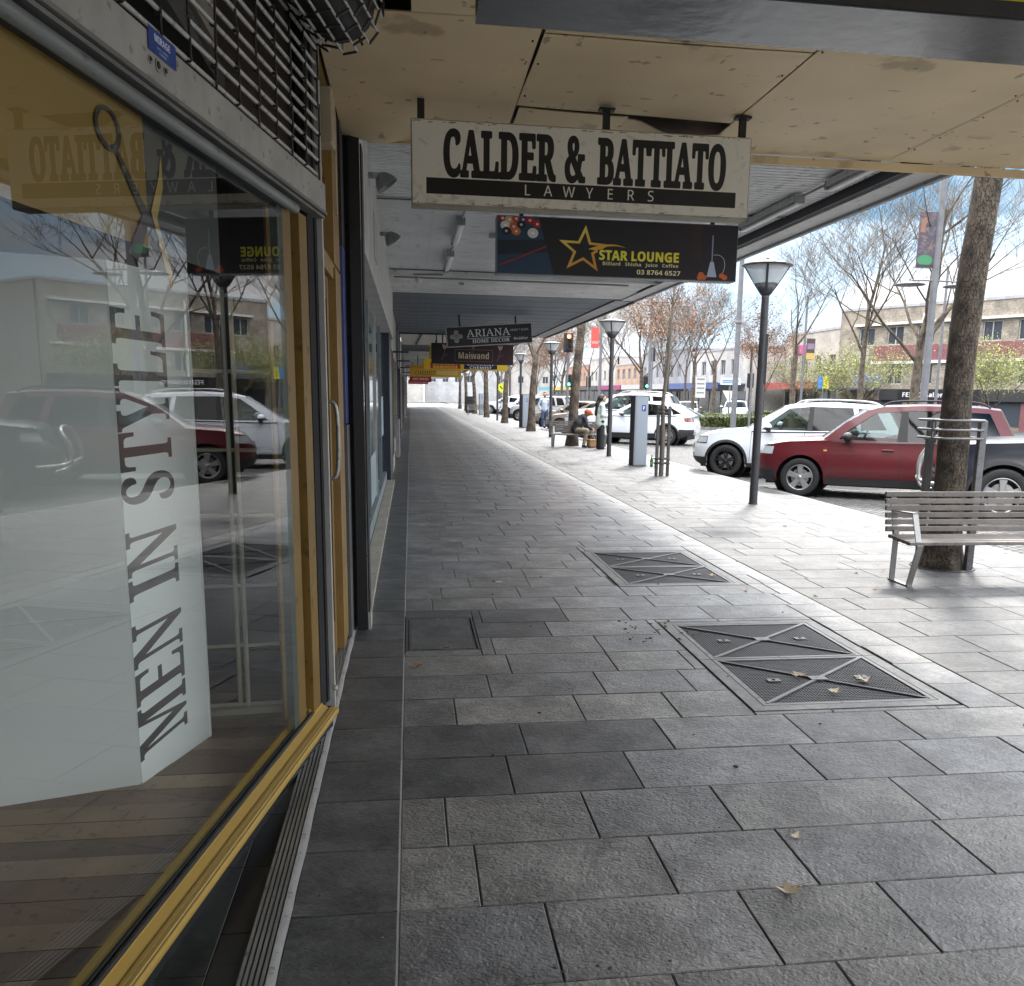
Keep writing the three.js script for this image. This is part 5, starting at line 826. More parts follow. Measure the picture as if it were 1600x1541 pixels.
  const mapZ = (g, z, inset) => { const p = g.attributes.position; for (let i = 0; i < p.count; i++) p.setZ(i, z * (zt(p.getY(i)) - inset - p.getZ(i))); if (z < 0) return g; const r = plain(g); const a = r.attributes.position; for (let i = 0; i < a.count; i += 3) { const x = a.getX(i + 1), y = a.getY(i + 1), q = a.getZ(i + 1); a.setXYZ(i + 1, a.getX(i + 2), a.getY(i + 2), a.getZ(i + 2)); a.setXYZ(i + 2, x, y, q); } r.computeVertexNormals(); return r; };
  obj('pillars', [1, -1].map((z) => { const g = plain(new THREE.ExtrudeGeometry(cab, { depth: 0.035, bevelEnabled: false })); const r = mapZ(g, z, 0); r.computeVertexNormals(); return r; }), body, t);
  for (const w of s.windows) [1, -1].map((z) => { const g = new THREE.ShapeGeometry(shp(w.p, new THREE.Shape())); const cx = w.p.reduce((a, q) => a + q[0], 0) / w.p.length, cy = w.p.reduce((a, q) => a + q[1], 0) / w.p.length; g.translate(-cx, -cy, 0).scale(1.03, 1.04, 1).translate(cx, cy, 0); const r = mapZ(g.toNonIndexed(), z, 0.014); r.computeVertexNormals(); return r; }).forEach((g) => obj('side_window', g, w.dark ? privacyGlass : carGlass, t));
  if (s.bpillar) obj('window_post', [1, -1].map((z) => { const r = mapZ(new THREE.ShapeGeometry(shp(s.bpillar, new THREE.Shape())).toNonIndexed(), z, -0.003); r.computeVertexNormals(); return r; }), rubber, t);
  const roofY = curve1(s.roof), rx0 = s.roof[0][0], rx1 = s.roof[s.roof.length - 1][0];
  obj('roof', grid(26, 12, (u, v) => { const x = rx0 + (rx1 - rx0) * u, y = roofY(x), w = zt(y) + 0.0; const q = v * 2 - 1; return [x, y + 0.035 * (1 - q ** 4) - 0.002, q * w]; }, true), s.roofMat ?? body, t);
  const pane = (xa, ya, xb, yb, bow) => grid(10, 12, (u, v) => { const q = v * 2 - 1, x = xa + (xb - xa) * u, y = ya + (yb - ya) * u; return [x + bow * (1 - q * q) * (1 - u * 0.4), y + 0.03 * (1 - q * q) * u, q * (zt(y) - 0.012)]; }, bow < 0);
  obj('windscreen', pane(s.cowl, s.belt + 0.0, rx0 + 0.01, roofY(rx0), -0.14), carGlass, t);
  obj('rear_window', pane(s.rearBase[0], s.rearBase[1], rx1 - 0.01, roofY(rx1), 0.08), privacyGlass, t);
  if (s.rails) obj('roof_rail', [1, -1].map((z) => tube([[rx0 + 0.25, 0.02], [rx0 + 0.36, 0.075], [(rx0 + rx1) / 2, 0.085], [rx1 - 0.3, 0.075], [rx1 - 0.16, 0.02]].map(([x, h]) => new THREE.Vector3(x, roofY(x) + h, z * (zt(roofY(x)) - 0.05))), 0.018, 30, 6)), s.rails, t);
  // lamps, grille, mirrors
  obj('headlight', s.head.flatMap(([x0, x1, y0, y1]) => patch(x0, x1, (x) => y0 + 0.25 * (x - x0) * (y1 - y0), y1, 0.008)), lensClear, t);
  obj('headlight_bezel', s.head.flatMap(([x0, x1, y0, y1]) => patch(x0 - 0.012, x1 + 0.012, y0 - 0.012, y1 + 0.012, 0.004)), carTrim, t);
  if (s.side) obj('side_indicator', patch(s.side[0], s.side[0] + 0.06, s.side[1], s.side[1] + 0.025, 0.006, 2), amber, t);
  obj('grille', nose(-HW * 0.55, HW * 0.55, 0.58, 0.72), carTrim, t); obj('lower_intake', nose(-HW * 0.6, HW * 0.6, 0.36, 0.5), carTrim, t); obj('grille_bar', nose(-HW * 0.52, HW * 0.52, 0.64, 0.66, 0.02), chrome, t); obj('grille_bar', nose(-HW * 0.56, HW * 0.56, 0.715, 0.73, 0.02), chrome, t); obj('number_plate', nose(-0.19, 0.19, 0.46, 0.57, 0.03), plateMat, t);
  obj('tail_light', [tail(HW * 0.55, HW * 0.93, s.tailY, s.tailY + 0.14), tail(-HW * 0.93, -HW * 0.55, s.tailY, s.tailY + 0.14), ...patch(xR - 0.32, xR - 0.06, (x) => s.tailY + 0.02, (x) => s.tailY + 0.13, 0.008)], lensRed, t); obj('rear_plate', tail(-0.19, 0.19, 0.62, 0.73, 0.02), plateMat, t);
  for (const z of [1, -1]) { const m = partGroup('door_mirror', t); obj('mirror_shell', new THREE.SphereGeometry(0.1, 16, 10).scale(0.85, 0.75, 1.15).translate(s.mirror[0], s.mirror[1], z * (HW + 0.1)), s.mirrorMat ?? body, m); obj('mirror_foot', [rbox(0.09, 0.05, 0.14, 0.012).translate(s.mirror[0], s.mirror[1] - 0.075, z * (HW - 0.02)), new THREE.SphereGeometry(0.098, 14, 8, 0, 6.3, 1.7, 1.4).scale(0.88, 0.8, 1.17).translate(s.mirror[0], s.mirror[1] - 0.006, z * (HW + 0.1))], carTrim, m); }
  // cabin
  const cabin = partGroup('cabin', t);
  obj('floor_pan', span(s.cowl, xR - 0.4, 0.3, 0.42, -HW + 0.25, HW - 0.25), seatMat, cabin); obj('dashboard', rbox(0.4, 0.22, 1.4, 0.05).translate(s.cowl + 0.3, s.belt - 0.12, 0), seatMat, cabin);
  for (const z of [-0.38, 0.38]) obj('seat', [rbox(0.5, 0.16, 0.5, 0.05).translate(1.35, 0.55, z), rbox(0.16, 0.68, 0.48, 0.05).rotateZ(-0.2).translate(1.68, 0.9, z), rbox(0.1, 0.2, 0.26, 0.04).translate(1.78, 1.33, z)], seatMat, cabin);
  obj('rear_seat', [rbox(0.5, 0.18, 1.3, 0.05).translate(2.25, 0.58, 0), rbox(0.16, 0.66, 1.3, 0.05).rotateZ(-0.25).translate(2.58, 0.92, 0)], seatMat, cabin);
  obj('steering_wheel', [new THREE.TorusGeometry(0.185, 0.016, 8, 28).rotateY(Math.PI / 2).rotateZ(-0.4).translate(0.98, s.belt + 0.02, -0.38), bx(0.03, 0.02, 0.34, 0.98, s.belt + 0.02, 0.38), bx(0.03, 0.18, 0.03, 0.99, s.belt - 0.06, 0.38)], seatMat, cabin);
  // wheels
  for (const c of [0, wb]) for (const z of [1, -1]) {
    const w = partGroup('wheel', t); w.position.set(c, R, z * (HW - 0.11)); w.rotation.x = z > 0 ? Math.PI / 2 : -Math.PI / 2; w.rotation.order = 'XYZ';
    obj('tyre', lathe([[R * 0.66, 0.085], [R * 0.72, 0.105], [R * 0.93, 0.107], [R * 0.99, 0.08], [R, 0.04], [R, -0.06], [R * 0.95, -0.1], [R * 0.66, -0.1]], 40), tyreMat, w);
    obj('rim', [lathe([[R * 0.67, 0.088], [R * 0.65, 0.098], [R * 0.615, 0.09], [R * 0.6, 0.0], [R * 0.6, -0.09]], 36)], s.rim, w);
    const sp = []; for (let i = 0; i < 5; i++) { const q = new THREE.Shape(); shp(s.twin ? [[0.03, -0.022], [R * 0.62, -0.055], [R * 0.62, -0.03], [0.1, 0.0], [R * 0.62, 0.03], [R * 0.62, 0.055], [0.03, 0.022]] : [[0.03, -0.032], [R * 0.36, -0.036], [R * 0.62, -0.055], [R * 0.62, 0.055], [R * 0.36, 0.036], [0.03, 0.032]], q); sp.push(new THREE.ExtrudeGeometry(q, { depth: 0.02, bevelEnabled: true, bevelSize: 0.005, bevelThickness: 0.006, bevelSegments: 1 }).rotateX(-Math.PI / 2).rotateY(i * Math.PI * 0.4 + 0.3).translate(0, 0.055, 0)); }
    sp.forEach((g) => obj('spoke', g, s.rim, w)); obj('hub_cap', lathe([[0, 0.092], [0.035, 0.09], [0.045, 0.07], [0.06, 0.06]], 16), s.rim, w); obj('brake_disc', lathe([[0.0, 0.02], [R * 0.45, 0.02], [R * 0.45, 0.0]], 24), aluminium, w); obj('wheel_back', lathe([[0, -0.06], [R * 0.6, -0.06]], 20), rubber, w);
  }
  t.userData.parts = undefined; delete t.userData.parts;
  return t;
}
const suvShape = { wb: 2.63, fo: 0.88, ro: 0.9, hw: 0.89, R: 0.345, belt: 1.0, cowl: 0.32, top: [[-0.88, 0.64], [-0.84, 0.83], [-0.7, 0.91], [-0.2, 0.985], [0.4, 1.02], [0.7, 0.985], [2.7, 1.02], [3.3, 1.03], [3.48, 0.98], [3.53, 0.86]], deckR: 3.25,
  cab: [[0.3, 0.985], [0.72, 1.34], [1.08, 1.555], [1.3, 1.615], [2.0, 1.645], [2.8, 1.63], [3.16, 1.59], [3.47, 1.02], [3.3, 1.0]],
  windows: [{ p: [[0.62, 1.035], [0.72, 1.16], [1.18, 1.495], [1.62, 1.545], [1.58, 1.03]] }, { p: [[1.76, 1.03], [1.74, 1.56], [2.42, 1.56], [2.6, 1.04]], dark: 1 }, { p: [[2.7, 1.06], [2.57, 1.55], [3.0, 1.54], [3.24, 1.08]], dark: 1 }], bpillar: [[1.585, 1.03], [1.625, 1.55], [1.735, 1.555], [1.755, 1.03]],
  roof: [[1.06, 1.555], [1.3, 1.618], [2.0, 1.648], [2.8, 1.632], [3.17, 1.59]], rearBase: [3.45, 1.04], seams: [[0.52, 0.02], [1.66, 0.0], [2.5, 0.12]], handles: [1.45, 2.38], side: [0.38, 0.83], mirror: [0.78, 1.1], tailY: 0.85 };
const red = makeCar('parked_car', 'dark red parked four wheel drive with silver wheels, behind the nearest bench', { ...suvShape, paint: paint([0.085, 0.004, 0.008]), rim: alloy, rails: carTrim, clad: 0.37, arch: 0.035, archMat: paint([0.085, 0.004, 0.008]), mirrorMat: carTrim, handleMat: paint([0.085, 0.004, 0.008]), head: [[-0.80, -0.52, 0.74, 0.88]] });
const P30 = -30 * Math.PI / 180;
at3(red, 7.35, 16.3, ROAD + 0.02, P30);
{
  const g = new THREE.ShapeGeometry((await new FontLoader().loadAsync('fonts/droid/droid_sans_bold.typeface.json')).generateShapes('COMPASS', 0.05), 2); g.scale(1.25, 0.62, 1); obj('name_lettering', g.translate(0.66, 0.635, 0.886), chrome, red);
}
const whiteSpec = { ...suvShape, wb: 2.68, fo: 0.86, ro: 0.96, hw: 0.92, R: 0.355, top: [[-0.86, 0.62], [-0.82, 0.82], [-0.66, 0.9], [-0.2, 0.98], [0.4, 1.035], [0.75, 1.02], [2.7, 1.06], [3.35, 1.06], [3.55, 0.98], [3.64, 0.86]], cab: [[0.34, 1.0], [0.78, 1.33], [1.2, 1.56], [1.45, 1.61], [2.1, 1.64], [2.95, 1.6], [3.3, 1.54], [3.58, 1.05], [3.4, 1.02]], roof: [[1.18, 1.56], [1.45, 1.613], [2.1, 1.642], [2.95, 1.602], [3.31, 1.54]],
  windows: [{ p: [[0.74, 1.06], [0.86, 1.2], [1.3, 1.525], [1.72, 1.565], [1.72, 1.06]] }, { p: [[1.8, 1.06], [1.8, 1.57], [2.6, 1.56], [2.72, 1.08]], dark: 1 }, { p: [[2.8, 1.1], [2.7, 1.55], [3.05, 1.53], [3.3, 1.12]], dark: 1 }], bpillar: [[1.7, 1.06], [1.715, 1.57], [1.805, 1.575], [1.81, 1.06]], rearBase: [3.56, 1.07], deckR: 3.4, mirror: [0.9, 1.13], side: undefined };
const white1 = makeCar('parked_car', 'white parked wagon with black wheels, beside the red car', { ...whiteSpec, paint: paint([0.62, 0.65, 0.69]), rim: blackAlloy, twin: 1, rails: aluminium, clad: 0.33, arch: 0.055, head: [[-0.76, -0.45, 0.74, 0.87]] });
at3(white1, 7.35, 20.25, ROAD + 0.02, P30);
const blackCar = makeCar('parked_car', 'black four wheel drive with chrome front bar, half hidden by the thick tree', { ...suvShape, wb: 2.75, fo: 0.95, hw: 0.95, R: 0.39, top: [[-0.95, 0.72], [-0.9, 1.02], [-0.75, 1.1], [-0.2, 1.14], [0.4, 1.17], [0.7, 1.12], [2.7, 1.12], [3.3, 1.12], [3.55, 1.05], [3.65, 0.9]], belt: 1.12, cab: suvShape.cab.map(([x, y]) => [x, y + 0.13]), windows: suvShape.windows.map((w) => ({ ...w, p: w.p.map(([x, y]) => [x, y + 0.13]), dark: 1 })), bpillar: null, roof: suvShape.roof.map(([x, y]) => [x, y + 0.13]), rearBase: [3.4, 1.15], mirror: [0.8, 1.25], paint: paint([0.012, 0.014, 0.024]), rim: alloy, rails: carTrim, head: [[-0.86, -0.55, 0.88, 1.02]] });
at3(blackCar, 9.0, 12.95, ROAD + 0.02, P30);
obj('bull_bar', [tube([[-0.95, 0.42, 0.85], [-1.12, 0.5, 0.6], [-1.14, 0.78, 0.55], [-1.02, 1.02, 0.5], [-1.02, 1.02, -0.5], [-1.14, 0.78, -0.55], [-1.12, 0.5, -0.6], [-0.95, 0.42, -0.85]].map((p) => new THREE.Vector3(...p)), 0.032, 80, 8), tube([[-0.7, 0.5, 0.92], [-1.0, 0.52, 0.82], [-1.14, 0.55, 0.5], [-1.14, 0.55, -0.5]].map((p) => new THREE.Vector3(...p)), 0.03, 40, 8)], aluminium, blackCar);
const mg = makeCar('parked_car', 'white hatchback with sloping tail and black sills, behind the parking meter', { ...whiteSpec, wb: 2.6, hw: 0.9, R: 0.34, paint: paint([0.66, 0.69, 0.74]), rim: alloy, twin: 1, clad: 0.42, arch: 0.06, head: [[-0.76, -0.45, 0.72, 0.85]], cab: [[0.34, 1.0], [0.78, 1.28], [1.2, 1.48], [1.5, 1.53], [2.1, 1.53], [2.7, 1.44], [3.1, 1.3], [3.58, 1.05], [3.4, 1.02]], roof: [[1.18, 1.48], [1.5, 1.533], [2.1, 1.532], [2.7, 1.442], [3.0, 1.34]], windows: [{ p: [[0.74, 1.06], [0.86, 1.17], [1.3, 1.44], [1.72, 1.48], [1.72, 1.06]] }, { p: [[1.8, 1.06], [1.8, 1.48], [2.5, 1.42], [2.7, 1.08]], dark: 1 }, { p: [[2.78, 1.1], [2.68, 1.36], [3.1, 1.14]], dark: 1 }], bpillar: null, rearBase: [3.52, 1.07] });
at3(mg, 7.35, 34.3, ROAD + 0.02, P30);
const sedanShape = { ...suvShape, wb: 2.7, fo: 0.92, ro: 1.1, hw: 0.87, R: 0.32, belt: 0.88, cowl: 0.42, crown: 0.05, top: [[-0.92, 0.55], [-0.88, 0.68], [-0.7, 0.75], [-0.2, 0.84], [0.45, 0.92], [0.8, 0.88], [2.6, 0.93], [3.2, 0.97], [3.72, 0.94], [3.8, 0.8]], deckR: 2.95, cab: [[0.42, 0.88], [0.95, 1.18], [1.35, 1.37], [1.6, 1.42], [2.1, 1.43], [2.5, 1.37], [3.15, 0.98], [3.0, 0.93]], roof: [[1.33, 1.37], [1.6, 1.423], [2.1, 1.432], [2.52, 1.37]], windows: [{ p: [[0.86, 0.95], [1.42, 1.34], [1.7, 1.37], [1.7, 0.95]] }, { p: [[1.78, 0.95], [1.78, 1.38], [2.35, 1.34], [2.7, 1.0]], dark: 1 }], bpillar: null, rearBase: [3.12, 0.99], seams: [[0.6, 0.02], [1.74, 0], [2.5, 0.1]], handles: [1.5, 2.45], side: undefined, mirror: [0.95, 0.98], tailY: 0.75, clad: 0.27, arch: 0.02, lipR: 0.35 };
const brown = makeCar('parked_car', 'pale bronze sedan behind the bench where a person sits', { ...sedanShape, paint: paint([0.20, 0.17, 0.14]), rim: alloy, archMat: paint([0.20, 0.17, 0.14]), head: [[-0.8, -0.5, 0.6, 0.7]] });
at3(brown, 7.3, 43, ROAD + 0.02, P30);
const van = dup(white1, V(7.5, ROAD + 0.02, 38.6), P30, 'tall white wagon with roof rails, behind the white hatchback'); van.scale.set(1.1, 1.13, 1.05);
const grey = makeCar('parked_car', 'silver grey wagon parked beyond the forked tree', { ...suvShape, paint: paint([0.32, 0.32, 0.33]), rim: alloy, rails: carTrim, head: [[-0.80, -0.52, 0.74, 0.88]] });
at3(grey, 7.6, 62, ROAD + 0.02, P30);
[[brown, 7.5, 49, 1, 'pale bronze sedan, half hidden by the standing man'], [white1, 7.6, 70, 1, 'white wagon parked far along the kerb'], [mg, 7.6, 84, 1, 'small white hatchback far along the kerb'], [mg, 22.5, 62, -1, 'white hatchback driving beyond the hedge'], [brown, 20.2, 66, -1, 'dark sedan beyond the hedge'], [mg, 16.5, 72, -1, 'white hatchback near the give way sign'], [white1, 14.0, 84, -1, 'white wagon behind the parking sign'], [grey, 23.5, 30, 1, 'grey wagon with roof rails beyond the white parked wagon'], [white1, 11.5, 98, -1, 'white wagon in the far traffic'], [grey, 12.5, 112, -1, 'grey wagon in the far traffic']].forEach(([p, x, d, k, s]) => { const c = dup(p, V(x, ROAD + 0.01, d), k > 0 ? P30 : 1.2, s); if (k < 0) c.userData.group = 'cars in the far traffic'; });

// ---------------------------------------------------------------- people
function sdfGeo(bones, k, cell) {
  const lo = new THREE.Vector3(1e9, 1e9, 1e9), hi = lo.clone().negate();
  for (const b of bones) for (const [p, r] of [[b.a, b.ra], [b.b, b.rb]]) { lo.min(new THREE.Vector3(p.x - r, p.y - r, p.z - r)); hi.max(new THREE.Vector3(p.x + r, p.y + r, p.z + r)); }
  const c = lo.clone().add(hi).multiplyScalar(0.5), S = Math.max(hi.x - lo.x, hi.y - lo.y, hi.z - lo.z) + cell * 8 + k * 2, N = Math.min(150, Math.ceil(S / cell)), half = N / 2;
  const mc = new MarchingCubes(N, twigMat, false, true, 400000); mc.isolation = 0; mc.reset();
  const B = bones.map((b) => { const d = new THREE.Vector3().subVectors(b.b, b.a); return { ax: b.a.x, ay: b.a.y, az: b.a.z, dx: d.x, dy: d.y, dz: d.z, l: Math.max(1e-9, d.lengthSq()), ra: b.ra, dr: b.rb - b.ra, c: b.c }; });
  const dist = (b, x, y, z) => { const px = x - b.ax, py = y - b.ay, pz = z - b.az, t = clamp((px * b.dx + py * b.dy + pz * b.dz) / b.l), qx = px - b.dx * t, qy = py - b.dy * t, qz = pz - b.dz * t; return Math.sqrt(qx * qx + qy * qy + qz * qz) - b.ra - b.dr * t; };
  const hx = (hi.x - lo.x) / 2 + 3 * cell + k, hz = (hi.z - lo.z) / 2 + 3 * cell + k, hy = (hi.y - lo.y) / 2 + 3 * cell + k;
  for (let iz = 0; iz < N; iz++) for (let iy = 0; iy < N; iy++) for (let ix = 0; ix < N; ix++) {
    const lx = (ix - half) / half * S / 2, ly = (iy - half) / half * S / 2, lz = (iz - half) / half * S / 2; let m = 1;
    if (Math.abs(lx) < hx && Math.abs(ly) < hy && Math.abs(lz) < hz) for (const b of B) { const d = dist(b, c.x + lx, c.y + ly, c.z + lz); const h = Math.max(k - Math.abs(m - d), 0) / k; m = Math.min(m, d) - h * h * k * 0.25; }
    mc.field[ix + iy * N + iz * N * N] = -m;
  }
  mc.update();
  const n = mc.count, p = new Float32Array(n * 3), col = new Float32Array(n * 3), nr = new Float32Array(mc.normalArray.slice(0, n * 3));
  for (let i = 0; i < n; i++) {
    const x = mc.positionArray[3 * i] * S / 2 + c.x, y = mc.positionArray[3 * i + 1] * S / 2 + c.y, z = mc.positionArray[3 * i + 2] * S / 2 + c.z; p.set([x, y, z], 3 * i);
    let best = 1e9, bc = B[0].c; for (const b of B) { const d = dist(b, x, y, z); if (d < best) { best = d; bc = b.c; } } col.set(bc, 3 * i);
  }
  const g = new THREE.BufferGeometry(); g.setAttribute('position', new THREE.BufferAttribute(p, 3)); g.setAttribute('normal', new THREE.BufferAttribute(nr, 3)); g.setAttribute('color', new THREE.BufferAttribute(col, 3)); g.setAttribute('uv', new THREE.BufferAttribute(new Float32Array(n * 2), 2)); return g;
}
const v3 = (x, y, z) => new THREE.Vector3(x, y, z);
const bone = (a, b, ra, rb, c) => ({ a: v3(...a), b: v3(...b), ra, rb, c });
const skinMat = std([1, 1, 1], 0.65, { vertexColors: true });
function handBones(w, dir, palmN, skin) { // wrist, finger direction, palm normal
  const D = dir.clone().normalize(), Nn = palmN.clone().normalize(), S = new THREE.Vector3().crossVectors(D, Nn).normalize(), P = (f, s, n) => w.clone().addScaledVector(D, f).addScaledVector(S, s).addScaledVector(Nn, n), out = [];
  const add = (a, b, ra, rb) => out.push({ a, b, ra, rb, c: skin });
  add(P(0, 0, 0), P(0.05, 0.012, 0), 0.024, 0.02); add(P(0.03, 0.02, 0), P(0.085, 0.026, 0), 0.016, 0.013); add(P(0.03, -0.018, 0), P(0.082, -0.024, 0), 0.016, 0.013);
  [[0.027, 0.062], [0.009, 0.07], [-0.009, 0.065], [-0.026, 0.05]].forEach(([s, l]) => { add(P(0.082, s, 0), P(0.082 + l * 0.5, s, 0.012), 0.0095, 0.009); add(P(0.082 + l * 0.5, s, 0.012), P(0.082 + l * 0.85, s, 0.04), 0.009, 0.0075); });
  add(P(0.02, 0.028, 0.006), P(0.055, 0.05, 0.02), 0.012, 0.01); add(P(0.055, 0.05, 0.02), P(0.085, 0.052, 0.034), 0.01, 0.0085); return out;
}
function headGeo(c, fwd, skin) { // about 0.23 m tall
  const f = fwd.clone().normalize(), u = new THREE.Vector3(0, 1, 0), s = new THREE.Vector3().crossVectors(u, f).normalize(); const up = new THREE.Vector3().crossVectors(f, s);
  const P = (a, b, d) => c.clone().addScaledVector(f, a).addScaledVector(up, b).addScaledVector(s, d), B = [], add = (a, b, ra, rb, col = skin) => B.push({ a, b, ra, rb, c: col }), dk = [0.03, 0.02, 0.015];
  add(P(-0.02, 0.035, 0), P(0.01, 0.03, 0), 0.088, 0.084); add(P(0.02, -0.03, 0), P(0.03, -0.07, 0), 0.066, 0.044); add(P(0.085, 0.005, 0), P(0.104, -0.03, 0), 0.011, 0.015); add(P(0.09, 0.03, 0.032), P(0.09, 0.03, -0.032), 0.012, 0.012);
  for (const k of [1, -1]) { add(P(-0.005, 0.005, 0.084 * k), P(-0.005, -0.03, 0.08 * k), 0.014, 0.01); add(P(0.084, 0.012, 0.03 * k), P(0.084, 0.012, 0.034 * k), 0.009, 0.009, dk); add(P(0.05, -0.02, 0.038 * k), P(0.05, -0.03, 0.03 * k), 0.03, 0.026); }
  add(P(0.083, -0.055, 0.02), P(0.083, -0.055, -0.02), 0.008, 0.008, [skin[0] * 0.7, skin[1] * 0.5, skin[2] * 0.5]); add(P(-0.01, -0.06, 0), P(-0.03, -0.14, 0), 0.052, 0.056);
  return sdfGeo(B, 0.014, 0.005);
}
const skinA = [0.45, 0.27, 0.18], skinB = [0.33, 0.19, 0.12];
{ // woman in a pale coat, facing the road
  const t = thing('person', 'woman in pale mint coat and wide black trousers, standing head bowed near a lamp', 'person', V(5.82, 0, 27.9), 0.15);
  const coat = [0.52, 0.58, 0.54], blk = [0.014, 0.014, 0.017], shoe = [0.45, 0.33, 0.33], body = [
    bone([0, 0.86, 0], [0, 1.2, 0], 0.15, 0.135, coat), bone([0, 1.2, 0], [-0.01, 1.36, 0], 0.13, 0.1, coat), bone([-0.01, 1.32, 0.12], [-0.01, 1.32, -0.12], 0.075, 0.075, coat), bone([0, 0.78, 0], [0, 0.95, 0], 0.175, 0.16, coat),
    bone([-0.01, 1.38, 0], [0.02, 1.44, 0], 0.05, 0.05, skinA),
    ...[1, -1].flatMap((k) => [bone([-0.01, 1.31, 0.16 * k], [-0.03, 1.05, 0.2 * k], 0.062, 0.052, coat), bone([-0.03, 1.05, 0.2 * k], [0.18, 1.0, 0.1 * k], 0.05, 0.038, coat), bone([0, 0.85, 0.075 * k], [0.0, 0.45, 0.08 * k], 0.1, 0.09, blk), bone([0, 0.45, 0.08 * k], [0, 0.06, 0.085 * k], 0.09, 0.1, blk), bone([-0.03, 0.04, 0.085 * k], [0.13, 0.03, 0.09 * k], 0.04, 0.032, shoe)])];
  const parts = [sdfGeo(body, 0.035, 0.0125), headGeo(v3(0.045, 1.52, 0), v3(1, -0.35, 0), skinA)];
  for (const k of [1, -1]) parts.push(sdfGeo(handBones(v3(0.19, 1.0, 0.095 * k), v3(1, 0.15, -0.5 * k), v3(0, 0.6, -0.8 * k), skinA), 0.006, 0.004));
  obj('body', parts, skinMat, t, true);
  const hair = [0.016, 0.012, 0.011]; obj('hair', sdfGeo([bone([-0.005, 1.575, 0], [0.03, 1.585, 0], 0.098, 0.085, hair), bone([-0.05, 1.56, 0], [-0.12, 1.38, 0], 0.07, 0.07, hair), bone([-0.12, 1.38, 0], [-0.17, 1.05, 0], 0.065, 0.045, hair), bone([-0.04, 1.54, 0.06], [-0.04, 1.54, -0.06], 0.06, 0.06, hair)], 0.04, 0.009), skinMat, t, true);
  obj('phone', rbox(0.075, 0.15, 0.009, 0.003).rotateX(-0.9).rotateY(1.57).translate(0.30, 1.03, 0), rubber, t);
}
{ // seated person, hunched, orange cap
  const t = thing('person', 'person in orange cap hunched forward on the far bench, khaki trousers', 'person', V(5.22, 0, 28.95), 0.4);
  const dark = [0.02, 0.021, 0.026], kh = [0.25, 0.2, 0.14], sh = [0.012, 0.012, 0.013], body = [
    bone([0, 0.56, 0], [0.08, 0.75, 0.05], 0.15, 0.15, dark), bone([0.08, 0.75, 0.05], [0.22, 0.93, 0.1], 0.15, 0.13, dark), bone([0.2, 0.92, 0.22], [0.2, 0.92, -0.06], 0.075, 0.075, dark), bone([0.24, 0.97, 0.1], [0.3, 1.0, 0.14], 0.05, 0.05, skinB),
    bone([0.2, 0.9, 0.24], [0.24, 0.66, 0.34], 0.06, 0.05, dark), bone([0.24, 0.66, 0.34], [0.42, 0.58, 0.3], 0.048, 0.036, dark), bone([0.24, 0.9, -0.06], [0.36, 0.68, -0.06], 0.06, 0.05, dark), bone([0.36, 0.68, -0.06], [0.46, 0.6, 0.1], 0.048, 0.036, dark),
    bone([0, 0.53, 0.1], [0.1, 0.52, 0.5], 0.095, 0.075, kh), bone([0.1, 0.52, 0.5], [0.02, 0.1, 0.46], 0.068, 0.05, kh), bone([0.02, 0.055, 0.43], [0.02, 0.04, 0.6], 0.045, 0.036, sh), bone([0.06, 0.53, -0.02], [0.45, 0.52, 0.26], 0.095, 0.075, kh), bone([0.45, 0.52, 0.26], [0.4, 0.1, 0.24], 0.068, 0.05, kh), bone([0.38, 0.055, 0.22], [0.5, 0.04, 0.34], 0.045, 0.036, sh)];
  obj('body', [sdfGeo(body, 0.035, 0.0125), headGeo(v3(0.34, 1.07, 0.16), v3(0.8, -0.75, 0.4), skinB), sdfGeo(handBones(v3(0.43, 0.58, 0.3), v3(1, -0.3, -0.1), v3(0, -0.5, -1), skinB), 0.006, 0.004), sdfGeo(handBones(v3(0.47, 0.6, 0.11), v3(1, -0.4, 0.3), v3(0, -0.6, 0.9), skinB), 0.006, 0.004)], skinMat, t, true);
  const cap = [0.42, 0.10, 0.03]; obj('cap', sdfGeo([bone([0.34, 1.115, 0.16], [0.36, 1.11, 0.18], 0.105, 0.1, cap), bone([0.44, 1.06, 0.22], [0.47, 1.03, 0.24], 0.05, 0.04, cap)], 0.03, 0.008), skinMat, t, true);
  const bag = thing('bag', 'tan bag on the ground beside the seated person', 'bag', V(5.74, 0, 28.6), 0.4); obj('bag_body', rbox(0.42, 0.24, 0.2, 0.04, 0, 0.135, 0), std([0.36, 0.19, 0.08], 0.7, { bumpMap: rep(fineBump, 0.2), bumpScale: 0.002 }), bag); obj('bag_handle', new THREE.TorusGeometry(0.1, 0.011, 6, 20, Math.PI).translate(0, 0.25, 0), carTrim, bag); obj('bag_flap', rbox(0.43, 0.09, 0.21, 0.03, 0, 0.225, 0), std([0.28, 0.14, 0.06], 0.7), bag);
}
